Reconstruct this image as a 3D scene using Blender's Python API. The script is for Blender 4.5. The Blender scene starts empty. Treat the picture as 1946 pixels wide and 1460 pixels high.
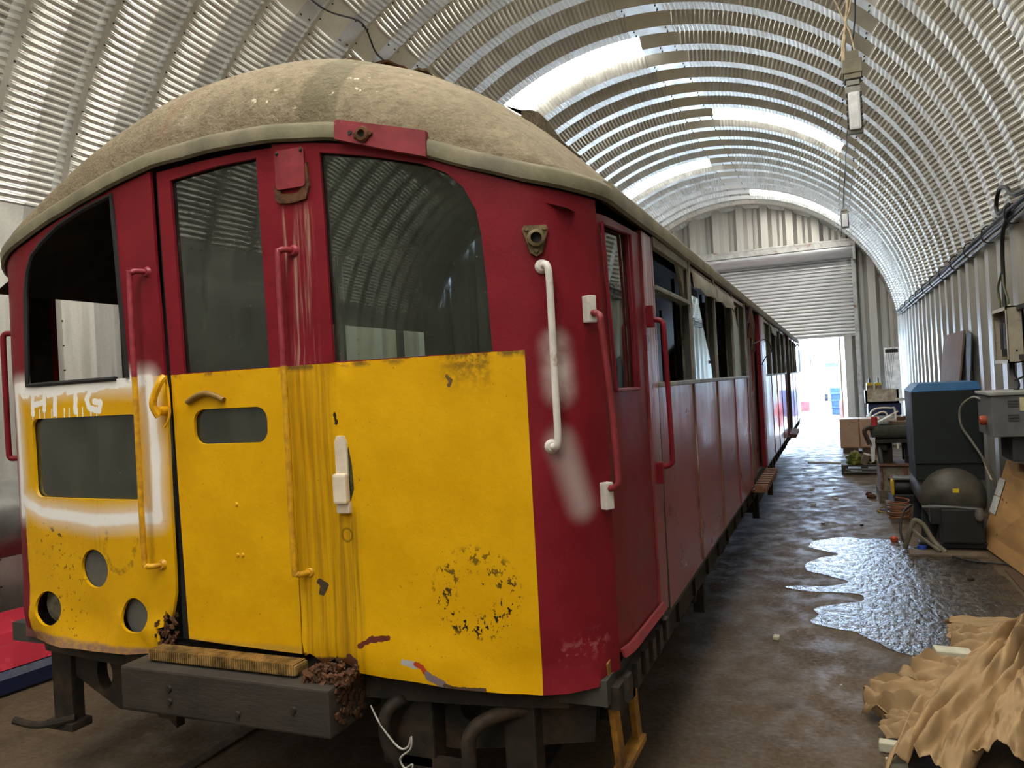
import bpy, bmesh, math, random
from math import sin, cos, pi, sqrt, radians, atan2, hypot
from mathutils import Vector, Matrix, noise as mnoise
from mathutils.geometry import delaunay_2d_cdt

random.seed(7)
SC = bpy.context.scene
COL = SC.collection

# ------------------------------------------------------------------ camera
F_PX, W_PX, H_PX = 1465.0, 1946.0, 1460.0
EYE = 1.62
def make_camera():
    vp = (1583.0, 702.0); roll = radians(3.2)
    d = Vector(((vp[0]-W_PX/2)/F_PX, (vp[1]-H_PX/2)/F_PX, 1.0)).normalized()
    u = Vector((-sin(roll), -cos(roll), 0.0)); u -= d*u.dot(d); u.normalize()
    r = d.cross(u)
    if r.x < 0: r = -r
    rows = (r, d, u)                                   # world X, Y, Z seen from the camera (x right, y down, z forward)
    right = Vector((rows[0].x, rows[1].x, rows[2].x))
    up = -Vector((rows[0].y, rows[1].y, rows[2].y))
    back = -Vector((rows[0].z, rows[1].z, rows[2].z))
    m = Matrix((right, up, back)).transposed().to_4x4()
    m.translation = Vector((0, 0, EYE))
    cd = bpy.data.cameras.new('camera'); cam = bpy.data.objects.new('camera', cd)
    cd.sensor_width = 36.0; cd.lens = 36.0*F_PX/W_PX; cd.clip_start = 0.05; cd.clip_end = 500
    cam.matrix_world = m; COL.objects.link(cam); SC.camera = cam
make_camera()

# ------------------------------------------------------------------ light
SC.view_settings.view_transform = 'Standard'
SC.view_settings.look = 'None'
SC.view_settings.gamma = 1.0
SC.view_settings.use_curve_mapping = False
SC.view_settings.exposure = 0.8
SC.cycles.max_bounces = 6
SC.cycles.diffuse_bounces = 3
SC.cycles.glossy_bounces = 3
SC.cycles.transparent_max_bounces = 8
SC.cycles.use_adaptive_sampling = True
SC.cycles.adaptive_threshold = 0.15
SC.cycles.adaptive_min_samples = 16
SC.cycles.sample_clamp_indirect = 6.0
SC.cycles.use_denoising = True

world = bpy.data.worlds.new('sky'); SC.world = world; world.use_nodes = True
bg = world.node_tree.nodes['Background']
bg.inputs[0].default_value = (0.50, 0.71, 1.0, 1); bg.inputs[1].default_value = 24.0

sl = bpy.data.lights.new('sun', 'SUN'); sl.energy = 9.0; sl.angle = radians(1.5); sl.color = (1, .95, .87)
so = bpy.data.objects.new('sun', sl); so.rotation_euler = (radians(-52), 0, radians(-14)); COL.objects.link(so)

HALL_Y0, HALL_Y1 = -12.45, 20.85
DOOR_X0, DOOR_X1, DOOR_TOP = -4.35, 0.56, 2.43
def portal(name, x0, x1, z0, z1, y, facing):
    l = bpy.data.lights.new(name, 'AREA'); l.shape = 'RECTANGLE'; l.size = x1-x0; l.size_y = z1-z0; l.cycles.is_portal = True
    o = bpy.data.objects.new(name, l); o.location = ((x0+x1)/2, y, (z0+z1)/2)
    o.rotation_euler = (radians(-90 if facing < 0 else 90), 0, 0); COL.objects.link(o)
portal('far_door_portal', DOOR_X0, DOOR_X1, 0, DOOR_TOP, HALL_Y1+.12, -1)

# ------------------------------------------------------------------ node helper
class NB:
    """a small expression builder over shader nodes"""
    def __init__(s, name):
        s.m = bpy.data.materials.new(name); s.m.use_nodes = True
        s.t = s.m.node_tree; s.t.nodes.clear()
        s.out = s.t.nodes.new('ShaderNodeOutputMaterial')
        s.cache = {}
    def n(s, typ, **kw):
        nd = s.t.nodes.new(typ)
        for k, v in kw.items(): setattr(nd, k, v)
        return nd
    def link(s, a, b): s.t.links.new(a, b)
    def put(s, sock, v):
        if v is None: return
        if isinstance(v, bpy.types.NodeSocket): s.link(v, sock)
        elif isinstance(v, (tuple, list)) and len(v) == 3 and sock.type == 'RGBA': sock.default_value = (*v, 1)
        else: sock.default_value = v
    def coord(s, which='Object'):
        if which not in s.cache: s.cache[which] = s.n('ShaderNodeTexCoord').outputs[which]
        return s.cache[which]
    def pos(s):
        if 'pos' not in s.cache: s.cache['pos'] = s.n('ShaderNodeNewGeometry').outputs['Position']
        return s.cache['pos']
    def sep(s, v):
        nd = s.n('ShaderNodeSeparateXYZ'); s.link(v, nd.inputs[0]); return nd.outputs
    def comb(s, x, y, z):
        nd = s.n('ShaderNodeCombineXYZ')
        for i, v in enumerate((x, y, z)): s.put(nd.inputs[i], v)
        return nd.outputs[0]
    def mth(s, op, a, b=None, c=None, clamp=False):
        nd = s.n('ShaderNodeMath', operation=op, use_clamp=clamp)
        for i, v in enumerate((a, b, c)):
            if v is not None: s.put(nd.inputs[i], v)
        return nd.outputs[0]
    def vm(s, op, a, b=None):
        nd = s.n('ShaderNodeVectorMath', operation=op)
        s.put(nd.inputs[0], a)
        if b is not None: s.put(nd.inputs[1], b)
        return nd.outputs['Value'] if op in ('LENGTH', 'DISTANCE', 'DOT_PRODUCT') else nd.outputs[0]
    def scale(s, v, xyz):
        return s.vm('MULTIPLY', v, xyz)
    def noise(s, v, scale=5, detail=4, rough=.55, dist=0, col=False):
        nd = s.n('ShaderNodeTexNoise'); s.put(nd.inputs['Vector'], v)
        nd.inputs['Scale'].default_value = scale; nd.inputs['Detail'].default_value = detail
        nd.inputs['Roughness'].default_value = rough; nd.inputs['Distortion'].default_value = dist
        return nd.outputs['Color' if col else 'Fac']
    def vor(s, v, scale=5, feat='F1'):
        nd = s.n('ShaderNodeTexVoronoi', feature=feat); s.put(nd.inputs['Vector'], v); nd.inputs['Scale'].default_value = scale
        return nd.outputs['Distance']
    def ramp(s, x, lo, hi, a=0.0, b=1.0):
        nd = s.n('ShaderNodeMapRange', interpolation_type='SMOOTHSTEP')
        s.put(nd.inputs[0], x); nd.inputs[1].default_value = lo; nd.inputs[2].default_value = hi
        nd.inputs[3].default_value = a; nd.inputs[4].default_value = b
        return nd.outputs[0]
    def mix(s, f, a, b):
        nd = s.n('ShaderNodeMix', data_type='RGBA'); s.put(nd.inputs[0], f); s.put(nd.inputs[6], a); s.put(nd.inputs[7], b)
        return nd.outputs[2]
    def seg(s, p, a, b):
        """distance of the 2D point p to the segment a-b (p: vector socket with z = 0)"""
        ax, ay = a; bx, by = b; dx, dy = bx-ax, by-ay; L2 = max(dx*dx+dy*dy, 1e-9)
        pa = s.vm('SUBTRACT', p, (ax, ay, 0))
        h = s.mth('DIVIDE', s.vm('DOT_PRODUCT', pa, (dx, dy, 0)), L2, clamp=True)
        pr = s.n('ShaderNodeVectorMath', operation='SCALE'); pr.inputs[0].default_value = (dx, dy, 0); s.link(h, pr.inputs['Scale'])
        return s.vm('LENGTH', s.vm('SUBTRACT', pa, pr.outputs[0]))
    def poly(s, p, pts):
        d = None
        for a, b in zip(pts[:-1], pts[1:]):
            e = s.seg(p, a, b); d = e if d is None else s.mth('MINIMUM', d, e)
        return d
    def bump(s, h, strength=.3, dist=.01):
        nd = s.n('ShaderNodeBump'); s.put(nd.inputs['Height'], h); nd.inputs['Strength'].default_value = strength
        nd.inputs['Distance'].default_value = dist; return nd.outputs[0]
    def pbr(s, col, rough=.5, metal=0.0, normal=None, spec=.5, coat=0.0, emit=None, estr=0.0, alpha=None):
        b = s.n('ShaderNodeBsdfPrincipled')
        s.put(b.inputs['Base Color'], col); s.put(b.inputs['Roughness'], rough); s.put(b.inputs['Metallic'], metal)
        b.inputs['Specular IOR Level'].default_value = spec; b.inputs['Coat Weight'].default_value = coat
        if normal is not None: s.link(normal, b.inputs['Normal'])
        if emit is not None: s.put(b.inputs['Emission Color'], emit); b.inputs['Emission Strength'].default_value = estr
        s.link(b.outputs[0], s.out.inputs['Surface']); s.bsdf = b
        return s.m

def simple(name, col, rough=.6, metal=0.0, var=.25, scale=6, bump=0.0, bscale=40, dirt=None, dirt_amt=.5, coat=0.0, stretch=None, spec=.4):
    """plain paint, wood, metal ... with procedural unevenness, dirt and fine relief"""
    b = NB(name); v = b.coord('Object')
    if stretch: v = b.scale(v, stretch)
    n1 = b.noise(v, scale, 5, .6)
    dark = tuple(c*(1-var) for c in col); lite = tuple(min(1, c*(1+var)) for c in col)
    c = b.mix(b.ramp(n1, .3, .7), dark, lite)
    if dirt:
        n2 = b.noise(v, scale*.6, 6, .7)
        c = b.mix(b.ramp(n2, .62-dirt_amt*.3, .72), c, dirt)
    nrm = b.bump(b.noise(v, bscale, 4), bump, .004) if bump else None
    r = b.ramp(n1, .2, .8, max(0, rough-.08), min(1, rough+.08))
    return b.pbr(c, r, metal, nrm, spec=spec, coat=coat)
# ------------------------------------------------------------------ mesh helpers
def finish(bm, name, mat, parent=None, smooth=None, mats=None):
    me = bpy.data.meshes.new(name); bm.normal_update(); bm.to_mesh(me); bm.free()
    for m in (mats or [mat]): me.materials.append(m)
    if smooth is not None:
        me.polygons.foreach_set('use_smooth', [True]*len(me.polygons))
        me.set_sharp_from_angle(angle=radians(smooth))
    o = bpy.data.objects.new(name, me); COL.objects.link(o)
    if parent: o.parent = parent
    return o
def obj(name, bm, mat, parent=None, smooth=None, mats=None):
    """a mesh object; bm is in world coordinates, so undo the parent's place"""
    if parent is not None:
        M = parent_world(parent).inverted(); bm.transform(M)
    return finish(bm, name, mat, parent, smooth, mats)
WORLD = {}
def parent_world(p):
    m = Matrix.Identity(4)
    while p is not None:
        m = p.matrix_basis @ m; p = p.parent
    return m
def empty(name, loc=(0, 0, 0), rz=0.0):
    o = bpy.data.objects.new(name, None); o.location = loc; o.rotation_euler = (0, 0, rz); o.empty_display_size = .2
    COL.objects.link(o); return o
def tag(o, label=None, cat=None, group=None, kind=None):
    if label: o['label'] = label
    if cat: o['category'] = cat
    if group: o['group'] = group
    if kind: o['kind'] = kind
    return o
def thing(name, label, cat, loc=(0, 0, 0), group=None):
    return tag(empty(name, loc), label, cat, group)
def one(name, bm, mat, label, cat, group=None, smooth=None, mats=None):
    """a thing of one mesh, its origin at its base"""
    lo = Vector((1e9,)*3); hi = -lo
    for v in bm.verts:
        for i in range(3): lo[i] = min(lo[i], v.co[i]); hi[i] = max(hi[i], v.co[i])
    org = Vector(((lo.x+hi.x)/2, (lo.y+hi.y)/2, lo.z))
    bm.transform(Matrix.Translation(-org))
    o = finish(bm, name, mat, None, smooth, mats); o.location = org
    return tag(o, label, cat, group)
def B(): return bmesh.new()
def box(bm, c, s, rot=None, bevel=0.0, mi=0):
    r = bmesh.ops.create_cube(bm, size=1.0); vs = r['verts']
    M = Matrix.Translation(Vector(c)) @ (rot.to_4x4() if rot is not None else Matrix.Identity(4)) @ Matrix.Diagonal((*s, 1))
    bmesh.ops.transform(bm, matrix=M, verts=vs)
    fs = {f for v in vs for f in v.link_faces}
    for f in fs: f.material_index = mi
    if bevel:
        es = list({e for v in vs for e in v.link_edges})
        r = bmesh.ops.bevel(bm, geom=es, offset=bevel, segments=2, affect='EDGES', profile=.6)
        for f in r['faces']: f.material_index = mi
    return bm
def bx(bm, x0, x1, y0, y1, z0, z1, bevel=0.0, mi=0):
    return box(bm, ((x0+x1)/2, (y0+y1)/2, (z0+z1)/2), (abs(x1-x0), abs(y1-y0), abs(z1-z0)), None, bevel, mi)
def cyl(bm, a, b, r, r2=None, seg=16, cap=True, mi=0):
    a = Vector(a); b = Vector(b); d = b-a
    q = Vector((0, 0, 1)).rotation_difference(d.normalized())
    M = Matrix.Translation((a+b)/2) @ q.to_matrix().to_4x4()
    res = bmesh.ops.create_cone(bm, cap_ends=cap, segments=seg, radius1=r, radius2=r if r2 is None else r2, depth=d.length, matrix=M)
    for f in {f for v in res['verts'] for f in v.link_faces}: f.material_index = mi
    return bm
def catmull(pts, k=6):
    P = [Vector(p) for p in pts]
    if len(P) < 3 or k <= 1: return P
    out = []
    for i in range(len(P)-1):
        p0 = P[max(i-1, 0)]; p1 = P[i]; p2 = P[i+1]; p3 = P[min(i+2, len(P)-1)]
        for j in range(k):
            t = j/k
            out.append(.5*((2*p1)+(p2-p0)*t+(2*p0-5*p1+4*p2-p3)*t*t+(3*p1-p0-3*p2+p3)*t**3))
    out.append(P[-1]); return out
def tube(bm, pts, r, seg=8, k=6, rf=None, mi=0):
    P = catmull(pts, k); n = len(P); rings = []
    up = Vector((0, 0, 1))
    T0 = (P[1]-P[0]).normalized()
    if abs(T0.dot(up)) > .95: up = Vector((1, 0, 0))
    N = (up-T0*up.dot(T0)).normalized()
    for i, p in enumerate(P):
        T = (P[min(i+1, n-1)]-P[max(i-1, 0)]).normalized()
        N = (N-T*N.dot(T)).normalized(); Bn = T.cross(N)
        rr = r if rf is None else r*rf(i/(n-1))
        rings.append([bm.verts.new(p+(N*cos(2*pi*j/seg)+Bn*sin(2*pi*j/seg))*rr) for j in range(seg)])
    for a, b in zip(rings[:-1], rings[1:]):
        for j in range(seg):
            f = bm.faces.new((a[j], b[j], b[(j+1) % seg], a[(j+1) % seg])); f.material_index = mi
    bm.faces.new(rings[0]).material_index = mi; bm.faces.new(list(reversed(rings[-1]))).material_index = mi
    return bm
def lathe(bm, prof, c, axis=(0, 0, 1), seg=24, mi=0):
    """prof: list of (radius, along)"""
    q = Vector((0, 0, 1)).rotation_difference(Vector(axis).normalized()); c = Vector(c); rings = []
    for r, h in prof:
        if r < 1e-5: rings.append([bm.verts.new(c+q @ Vector((0, 0, h)))]*seg)
        else: rings.append([bm.verts.new(c+q @ Vector((r*cos(2*pi*j/seg), r*sin(2*pi*j/seg), h))) for j in range(seg)])
    for a, b in zip(rings[:-1], rings[1:]):
        for j in range(seg):
            k = (j+1) % seg; vs = []
            for v in (a[j], a[k], b[k], b[j]):
                if v not in vs: vs.append(v)
            if len(vs) > 2: bm.faces.new(vs).material_index = mi
    return bm
def prism(bm, pts, z0, z1, M=None, mi=0):
    """a flat polygon with thickness; M maps local (x, y, z) to the world"""
    lo = [bm.verts.new((x, y, z0)) for x, y in pts]; hi = [bm.verts.new((x, y, z1)) for x, y in pts]
    n = len(pts); fs = [bm.faces.new(hi), bm.faces.new(list(reversed(lo)))]
    for i in range(n): fs.append(bm.faces.new((lo[i], lo[(i+1) % n], hi[(i+1) % n], hi[i])))
    for f in fs: f.material_index = mi
    if M is not None: bmesh.ops.transform(bm, matrix=M, verts=lo+hi)
    return bm
def inside(p, poly):
    x, y = p; c = False; n = len(poly)
    for i in range(n):
        x1, y1 = poly[i]; x2, y2 = poly[(i+1) % n]
        if (y1 > y) != (y2 > y) and x < (x2-x1)*(y-y1)/(y2-y1)+x1: c = not c
    return c
def rrect(x0, x1, y0, y1, r, k=5):
    """rounded rectangle; r one number or four (bl, br, tr, tl)"""
    rr = (r,)*4 if not isinstance(r, (tuple, list)) else r
    out = []
    for (cx, cy, a0), q in zip(((x0, y0, pi), (x1, y0, 1.5*pi), (x1, y1, 0), (x0, y1, .5*pi)), rr):
        if q <= 0: out.append((cx, cy)); continue
        ox = cx+q if cx == x0 else cx-q; oy = cy+q if cy == y0 else cy-q
        for i in range(k+1):
            a = a0+.5*pi*i/k; out.append((ox+q*cos(a), oy+q*sin(a)))
    return out
def ellipse(cx, cy, rx, ry, n=24):
    return [(cx+rx*cos(2*pi*i/n), cy+ry*sin(2*pi*i/n)) for i in range(n)]
def dens(poly, step):
    out = []; n = len(poly)
    for i in range(n):
        a = poly[i]; b = poly[(i+1) % n]; L = hypot(b[0]-a[0], b[1]-a[1]); k = max(1, int(L/step))
        for j in range(k): out.append((a[0]+(b[0]-a[0])*j/k, a[1]+(b[1]-a[1])*j/k))
    return out
def sheet(bm, outline, holes, fmap, thick, step=.08, mi=0, back=None):
    """a thin bent sheet: 2D outline with holes, carried into space by fmap(u, v) -> (point, outward normal)"""
    loops = [dens(outline, step)]+[dens(h, step) for h in holes]
    V = []; E = []
    for lp in loops:
        b0 = len(V); V += [Vector(p) for p in lp]; n = len(lp)
        E += [(b0+i, b0+(i+1) % n) for i in range(n)]
    xs = [p[0] for p in outline]; ys = [p[1] for p in outline]
    nx = int((max(xs)-min(xs))/step); ny = int((max(ys)-min(ys))/step)
    for i in range(1, nx):
        for j in range(1, ny):
            p = (min(xs)+(max(xs)-min(xs))*(i+.13*(j % 2))/nx, min(ys)+(max(ys)-min(ys))*j/ny)
            if not inside(p, outline) or any(inside(p, h) for h in holes): continue
            V.append(Vector(p))
    r = delaunay_2d_cdt(V, E, [], 1, 1e-6)
    vs, fs = r[0], r[2]
    keep = []
    for f in fs:
        c = ((vs[f[0]][0]+vs[f[1]][0]+vs[f[2]][0])/3, (vs[f[0]][1]+vs[f[1]][1]+vs[f[2]][1])/3)
        if inside(c, outline) and not any(inside(c, h) for h in holes): keep.append(f)
    uvl = bm.loops.layers.uv.verify()
    used = sorted({i for f in keep for i in f}); fr = {}; bk = {}
    for i in used:
        p, nn = fmap(vs[i][0], vs[i][1]); p = Vector(p); nn = Vector(nn)
        fr[i] = bm.verts.new(p); bk[i] = bm.verts.new(p-nn*thick)
    p0, n0 = fmap(*[sum(vs[keep[0][k]][d] for k in range(3))/3 for d in range(2)])
    a, b, c = [fr[i].co for i in keep[0]]
    flip = (b-a).cross(c-a).dot(Vector(n0)) < 0
    cnt = {}
    def mk(verts, ids, m=mi):
        f = bm.faces.new(verts); f.material_index = m
        for lp, i in zip(f.loops, ids): lp[uvl].uv = vs[i]
    for f in keep:
        g = list(reversed(f)) if flip else list(f)
        mk([fr[i] for i in g], g); g2 = list(reversed(g)); mk([bk[i] for i in g2], g2, mi if back is None else back)
        for k in range(3):
            e = (g[k], g[(k+1) % 3]); cnt[e] = cnt.get(e, 0)+1
    for (i, j) in cnt:
        if (j, i) not in cnt: mk([fr[j], fr[i], bk[i], bk[j]], [j, i, i, j], mi if back is None else back)
    return bm
def copyof(o, parent=None, loc=None, rot=None, name=None):
    c = o.copy(); COL.objects.link(c)
    if parent is not None: c.parent = parent
    if loc is not None: c.location = loc
    if rot is not None: c.rotation_euler = rot
    return c
# ------------------------------------------------------------------ hall: materials
def galv(name, tint=(.66, .655, .61), rough=.40, metal=.8, streak=(1.5, 1.5, .35)):
    b = NB(name); v = b.pos()
    n1 = b.noise(b.scale(v, streak), 3.0, 3, .6); n2 = b.noise(v, 55, 1, .6)
    c = b.mix(b.ramp(n1, .3, .72), tuple(t*.90 for t in tint), tuple(min(1, t*1.06) for t in tint))
    c = b.mix(b.ramp(n2, .35, .75, 0, .25), c, tuple(t*.7 for t in tint))
    rg = b.ramp(n1, .2, .8, rough-.1, rough+.12)
    return b.pbr(c, rg, metal)
M_GALV = galv('galvanised_steel')
M_WALL = galv('galvanised_wall_steel', (.44, .43, .39), .38, .5, (6, 6, .25))
M_ENDWALL = galv('end_wall_steel', (.46, .45, .41), .45, .5, (5, 5, .25))
M_BOLT = simple('dark_bolt', (.05, .05, .05), .5, .7)
def m_skylight():
    b = NB('translucent_rooflight'); v = b.pos()
    n = b.noise(b.scale(v, (3, 3, 3)), 3, 4)
    c = b.mix(b.ramp(n, .35, .7), (1, .93, .80), (1, .96, .88))
    return b.pbr(c, .5, 0, None, emit=(1, .965, .885), estr=11.0)
M_SKY = m_skylight()

# ------------------------------------------------------------------ hall: vault of curved crimped panels
PITCH = .6
AX, AZ, RIN, DEP = -2.07, EYE+.71, 3.56, .144
ROUT = RIN+DEP
A_SPRING = 8.3
SEAMS = [8.3, 46.5, 86.5, 126.7, 171.7]
PROF = [(0, 0, 0, 0), (.021, 0, 0, 0), (.08, .32, 1, -1), (.204, 1, 1, -.5), (.396, 1, 1, .5), (.52, .32, 1, 1), (.579, 0, 0, 0), (.6, 0, 0, 0)]
def arc_mesh(name, a0, a1, f0, f1, mat, bolts=True, per=.053):
    """one vault panel from angle a0 to a1 (degrees), left smooth over the first f0 and last f1 degrees"""
    bm = B(); L = radians(a1-a0)*RIN; n = int(L/per)*4
    wave = (0.0, .75, 1.0, .25); rows = []
    for i in range(n+1):
        a = a0+(a1-a0)*i/n
        w = 0.0 if (a-a0 < f0 or a1-a < f1) else wave[i % 4]
        row = []
        for (y, dd, cw, sy) in PROF:
            off = (.015 if abs(sy) == 1 else .007)*w*cw
            r = ROUT-DEP*dd-off*(.8 if abs(sy) == 1 else .8)
            row.append(bm.verts.new((AX+r*cos(radians(a)), y+off*.6*sy, AZ+r*sin(radians(a)))))
        rows.append(row)
    for p, q in zip(rows[:-1], rows[1:]):
        for j in range(len(PROF)-1): bm.faces.new((p[j], q[j], q[j+1], p[j+1]))
    if bolts:
        k = int(L/.17)
        for i in range(k):
            a = radians(a0+(a1-a0)*(i+.5)/k); r = ROUT-.004
            c = Vector((AX+r*cos(a), .021, AZ+r*sin(a))); nn = Vector((-cos(a), 0, -sin(a)))
            cyl(bm, c, c+nn*.012, .008, .005, 5, True, 1)
        for aa in (a0+f0*.75, a1-f1*.75):
            for y in (.24, .36):
                a = radians(aa); c = Vector((AX+RIN*cos(a), y, AZ+RIN*sin(a))); nn = Vector((-cos(a), 0, -sin(a)))
                cyl(bm, c, c+nn*.016, .010, .006, 5, True, 1)
    me = bpy.data.meshes.new(name); bm.to_mesh(me); bm.free(); me.materials.append(mat); me.materials.append(M_BOLT)
    return me
FL = {0: (1.5, 2.6), 1: (2.6, 4.3), 2: (4.0, 2.6), 3: (2.6, 5.5)}
SEG = [arc_mesh('ceiling_panel', SEAMS[i], SEAMS[i+1], FL[i][0], FL[i][1], M_GALV) for i in range(4)]
NBAY = int(math.ceil((HALL_Y1-HALL_Y0)/PITCH-.01))
ceiling = tag(empty('ceiling'), kind='structure')
ceiling['label'] = 'curved vault of crimped galvanised steel panels'
SKY_BAY = set()
for k, y in ((2, 9.75), (1, 12.75), (2, 15.75), (1, 18.75), (1, 6.75), (2, 3.75), (1, 3.75), (1, 1.35), (2, .75), (1, -.45), (1, -2.25), (1, -4.05), (1, -5.85), (1, -7.65), (1, -9.45)):  # after the visible strips: unseen ones, most added to brighten the cab front
    SKY_BAY.add((int(round((y-HALL_Y0)/PITCH)), k))
sky_mesh = {2: (arc_mesh('window', 90.0, 121.0, 0, 0, M_SKY, False, .16), [arc_mesh('ceiling_panel', 86.5, 90.0, 5, 5, M_GALV), arc_mesh('ceiling_panel', 121.0, 126.7, 0, 2.6, M_GALV)]),
            1: (arc_mesh('window', 48.5, 82.2, 0, 0, M_SKY, False, .16), [arc_mesh('ceiling_panel', 82.2, 86.5, 5, 5, M_GALV), arc_mesh('ceiling_panel', 46.5, 48.5, 5, 5, M_GALV)])}
def put_mesh(me, name, parent=None, loc=(0, 0, 0)):
    o = bpy.data.objects.new(name, me); o.location = loc; COL.objects.link(o)
    if parent: o.parent = parent
    return o
nsky = 0
for i in range(NBAY):
    y = HALL_Y0+i*PITCH
    for s in range(4):
        if (i, s) in SKY_BAY:
            nsky += 1
            w = put_mesh(sky_mesh[s][0], 'window_%d' % nsky, None, (0, y, 0)); tag(w, kind='structure')  # also names the unseen strips added for their light
            if y > 9: w['label'] = {37: 'nearest bright rooflight strip, left of the crown', 42: 'second bright rooflight strip, right of the crown', 47: 'third bright rooflight strip, low left above the carriage roof', 52: 'farthest bright rooflight strip above the end wall'}[i]
            for me in sky_mesh[s][1]: put_mesh(me, 'ceiling_panel', ceiling, (0, y, 0))
        else: put_mesh(SEG[s], 'ceiling_panel', ceiling, (0, y, 0))

# ------------------------------------------------------------------ hall: straight side walls of the same panels
Z_SPRING = AZ+ROUT*sin(radians(A_SPRING))
X_R = AX+ROUT*cos(radians(A_SPRING)); X_L = AX-ROUT*cos(radians(A_SPRING))
def wall_mesh(sign):
    bm = B(); rows = []
    for z in (0.0, 1.0, 2.0, Z_SPRING+.02):
        rows.append([bm.verts.new((-sign*DEP*dd, y, z)) for (y, dd, cw, sy) in PROF])
    for p, q in zip(rows[:-1], rows[1:]):
        for j in range(len(PROF)-1): bm.faces.new((p[j], q[j], q[j+1], p[j+1]))
    for i in range(14):
        z = .15+i*.2
        for y in (.021,): cyl(bm, (0, y, z), (-sign*.012, y, z), .008, .005, 5, True, 1)
    me = bpy.data.meshes.new('wall_panel'); bm.to_mesh(me); bm.free(); me.materials.append(M_WALL); me.materials.append(M_BOLT)
    return me
for nm, sgn, X, lab in (('wall_right', 1, X_R, 'ribbed galvanised steel side wall behind the compressor'), ('wall_left', -1, X_L, 'ribbed galvanised steel side wall beyond the carriage')):
    w = tag(empty(nm, (X, 0, 0)), kind='structure'); w['label'] = lab
    me = wall_mesh(sgn)
    for i in range(NBAY): put_mesh(me, 'wall_panel', w, (0, HALL_Y0+i*PITCH, 0))

# ------------------------------------------------------------------ hall: end walls
def arch_top(x):
    d = (RIN+.06)**2-(x-AX)**2
    return AZ+sqrt(d) if d > 0 else AZ
def end_wall(name, Y, face, dx0, dx1, dtop, mat, label):
    w = tag(empty(name, (0, Y, 0)), kind='structure'); w['label'] = label
    x = X_L-.1
    prof = [(0, 0), (.03, 0), (.12, .17), (.29, .17), (.38, 0), (.50, 0), (.53, .03), (.56, 0), (.6, 0)]
    while x < X_R+.1:
        bm = B()
        lo = []; hi = []
        for px, pd in prof:
            xx = x+px; z0 = dtop if (x+.3 > dx0 and x+.3 < dx1) else 0.0
            lo.append(bm.verts.new((xx, face*pd, z0))); hi.append(bm.verts.new((xx, face*pd, max(arch_top(xx)+.03, z0+.01))))
        for j in range(len(prof)-1):
            bm.faces.new((lo[j], lo[j+1], hi[j+1], hi[j]))
        finish(bm, 'wall_panel', mat, w)
        x += .6
    return w
end_wall('wall_back', HALL_Y1, -1, DOOR_X0, DOOR_X1-.1, 4.35, M_ENDWALL, 'far gable wall of ribbed steel above and beside the shutter')
end_wall('wall_front', HALL_Y0, 1, 9, 9, 0, M_ENDWALL, 'near gable wall of ribbed steel behind the camera')

# ------------------------------------------------------------------ roller shutter in the far wall
M_SLAT = galv('shutter_steel', (.40, .41, .42), .38, .6, (1, 1, 6))
M_FRAME = simple('shutter_guide_steel', (.40, .40, .38), .5, .5, .2, 8, dirt=(.2, .1, .05), dirt_amt=.2)
rs = thing('roller_shutter', 'grey steel roller shutter half raised over the bright far doorway', 'shutter', ((DOOR_X0+DOOR_X1)/2, HALL_Y1-.16, 2.4))
bm = B(); pr = []
sp = [(0, .0), (-.012, .012), (-.026, .03), (-.022, .055), (-.006, .076), (0, .088)]
for xx in (DOOR_X0-.02, DOOR_X1-.0): pr.append([bm.verts.new((xx, y, z)) for y, z in sp]+[bm.verts.new((xx, y+.004, z)) for y, z in reversed(sp)])
n = len(pr[0])
for j in range(n): bm.faces.new((pr[0][j], pr[1][j], pr[1][(j+1) % n], pr[0][(j+1) % n]))
slat0 = None
for i in range(22):
    if slat0 is None:
        bm.transform(Matrix.Translation((-(DOOR_X0+DOOR_X1)/2, 0, 0)))
        slat0 = finish(bm, 'slat', M_SLAT, rs, 25); slat0.location = (0, 0, .04)
    else:
        c = copyof(slat0, rs, (0, 0, .04+i*.088))
bm = B(); bx(bm, DOOR_X0, DOOR_X1, HALL_Y1-.19, HALL_Y1-.14, 2.41, 2.45, .006); obj('bottom_bar', bm, M_FRAME, rs)
bm = B()
for i in range(14):
    a0 = radians(-80+i*22)
cyl(bm, (DOOR_X0-.05, HALL_Y1-.28, 4.52), (DOOR_X1+.04, HALL_Y1-.28, 4.52), .20, None, 28); obj('coil', bm, M_SLAT, rs, 40)
bm = B(); bx(bm, DOOR_X0-.05, DOOR_X1+.04, HALL_Y1-.5, HALL_Y1-.08, 4.70, 4.76, .008); bx(bm, DOOR_X0-.05, DOOR_X1+.04, HALL_Y1-.5, HALL_Y1-.47, 4.58, 4.72, .005); obj('hood', bm, M_FRAME, rs)
for xx in (DOOR_X0-.03, DOOR_X1+.03):
    bm = B(); bx(bm, xx-.045, xx+.045, HALL_Y1-.22, HALL_Y1-.10, 0, 4.4, .006); obj('guide_rail', bm, M_FRAME, rs)
    bm = B(); bx(bm, xx-.01, xx+.05, HALL_Y1-.5, HALL_Y1-.08, 4.25, 4.76, .006); obj('end_plate', bm, M_FRAME, rs)

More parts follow.
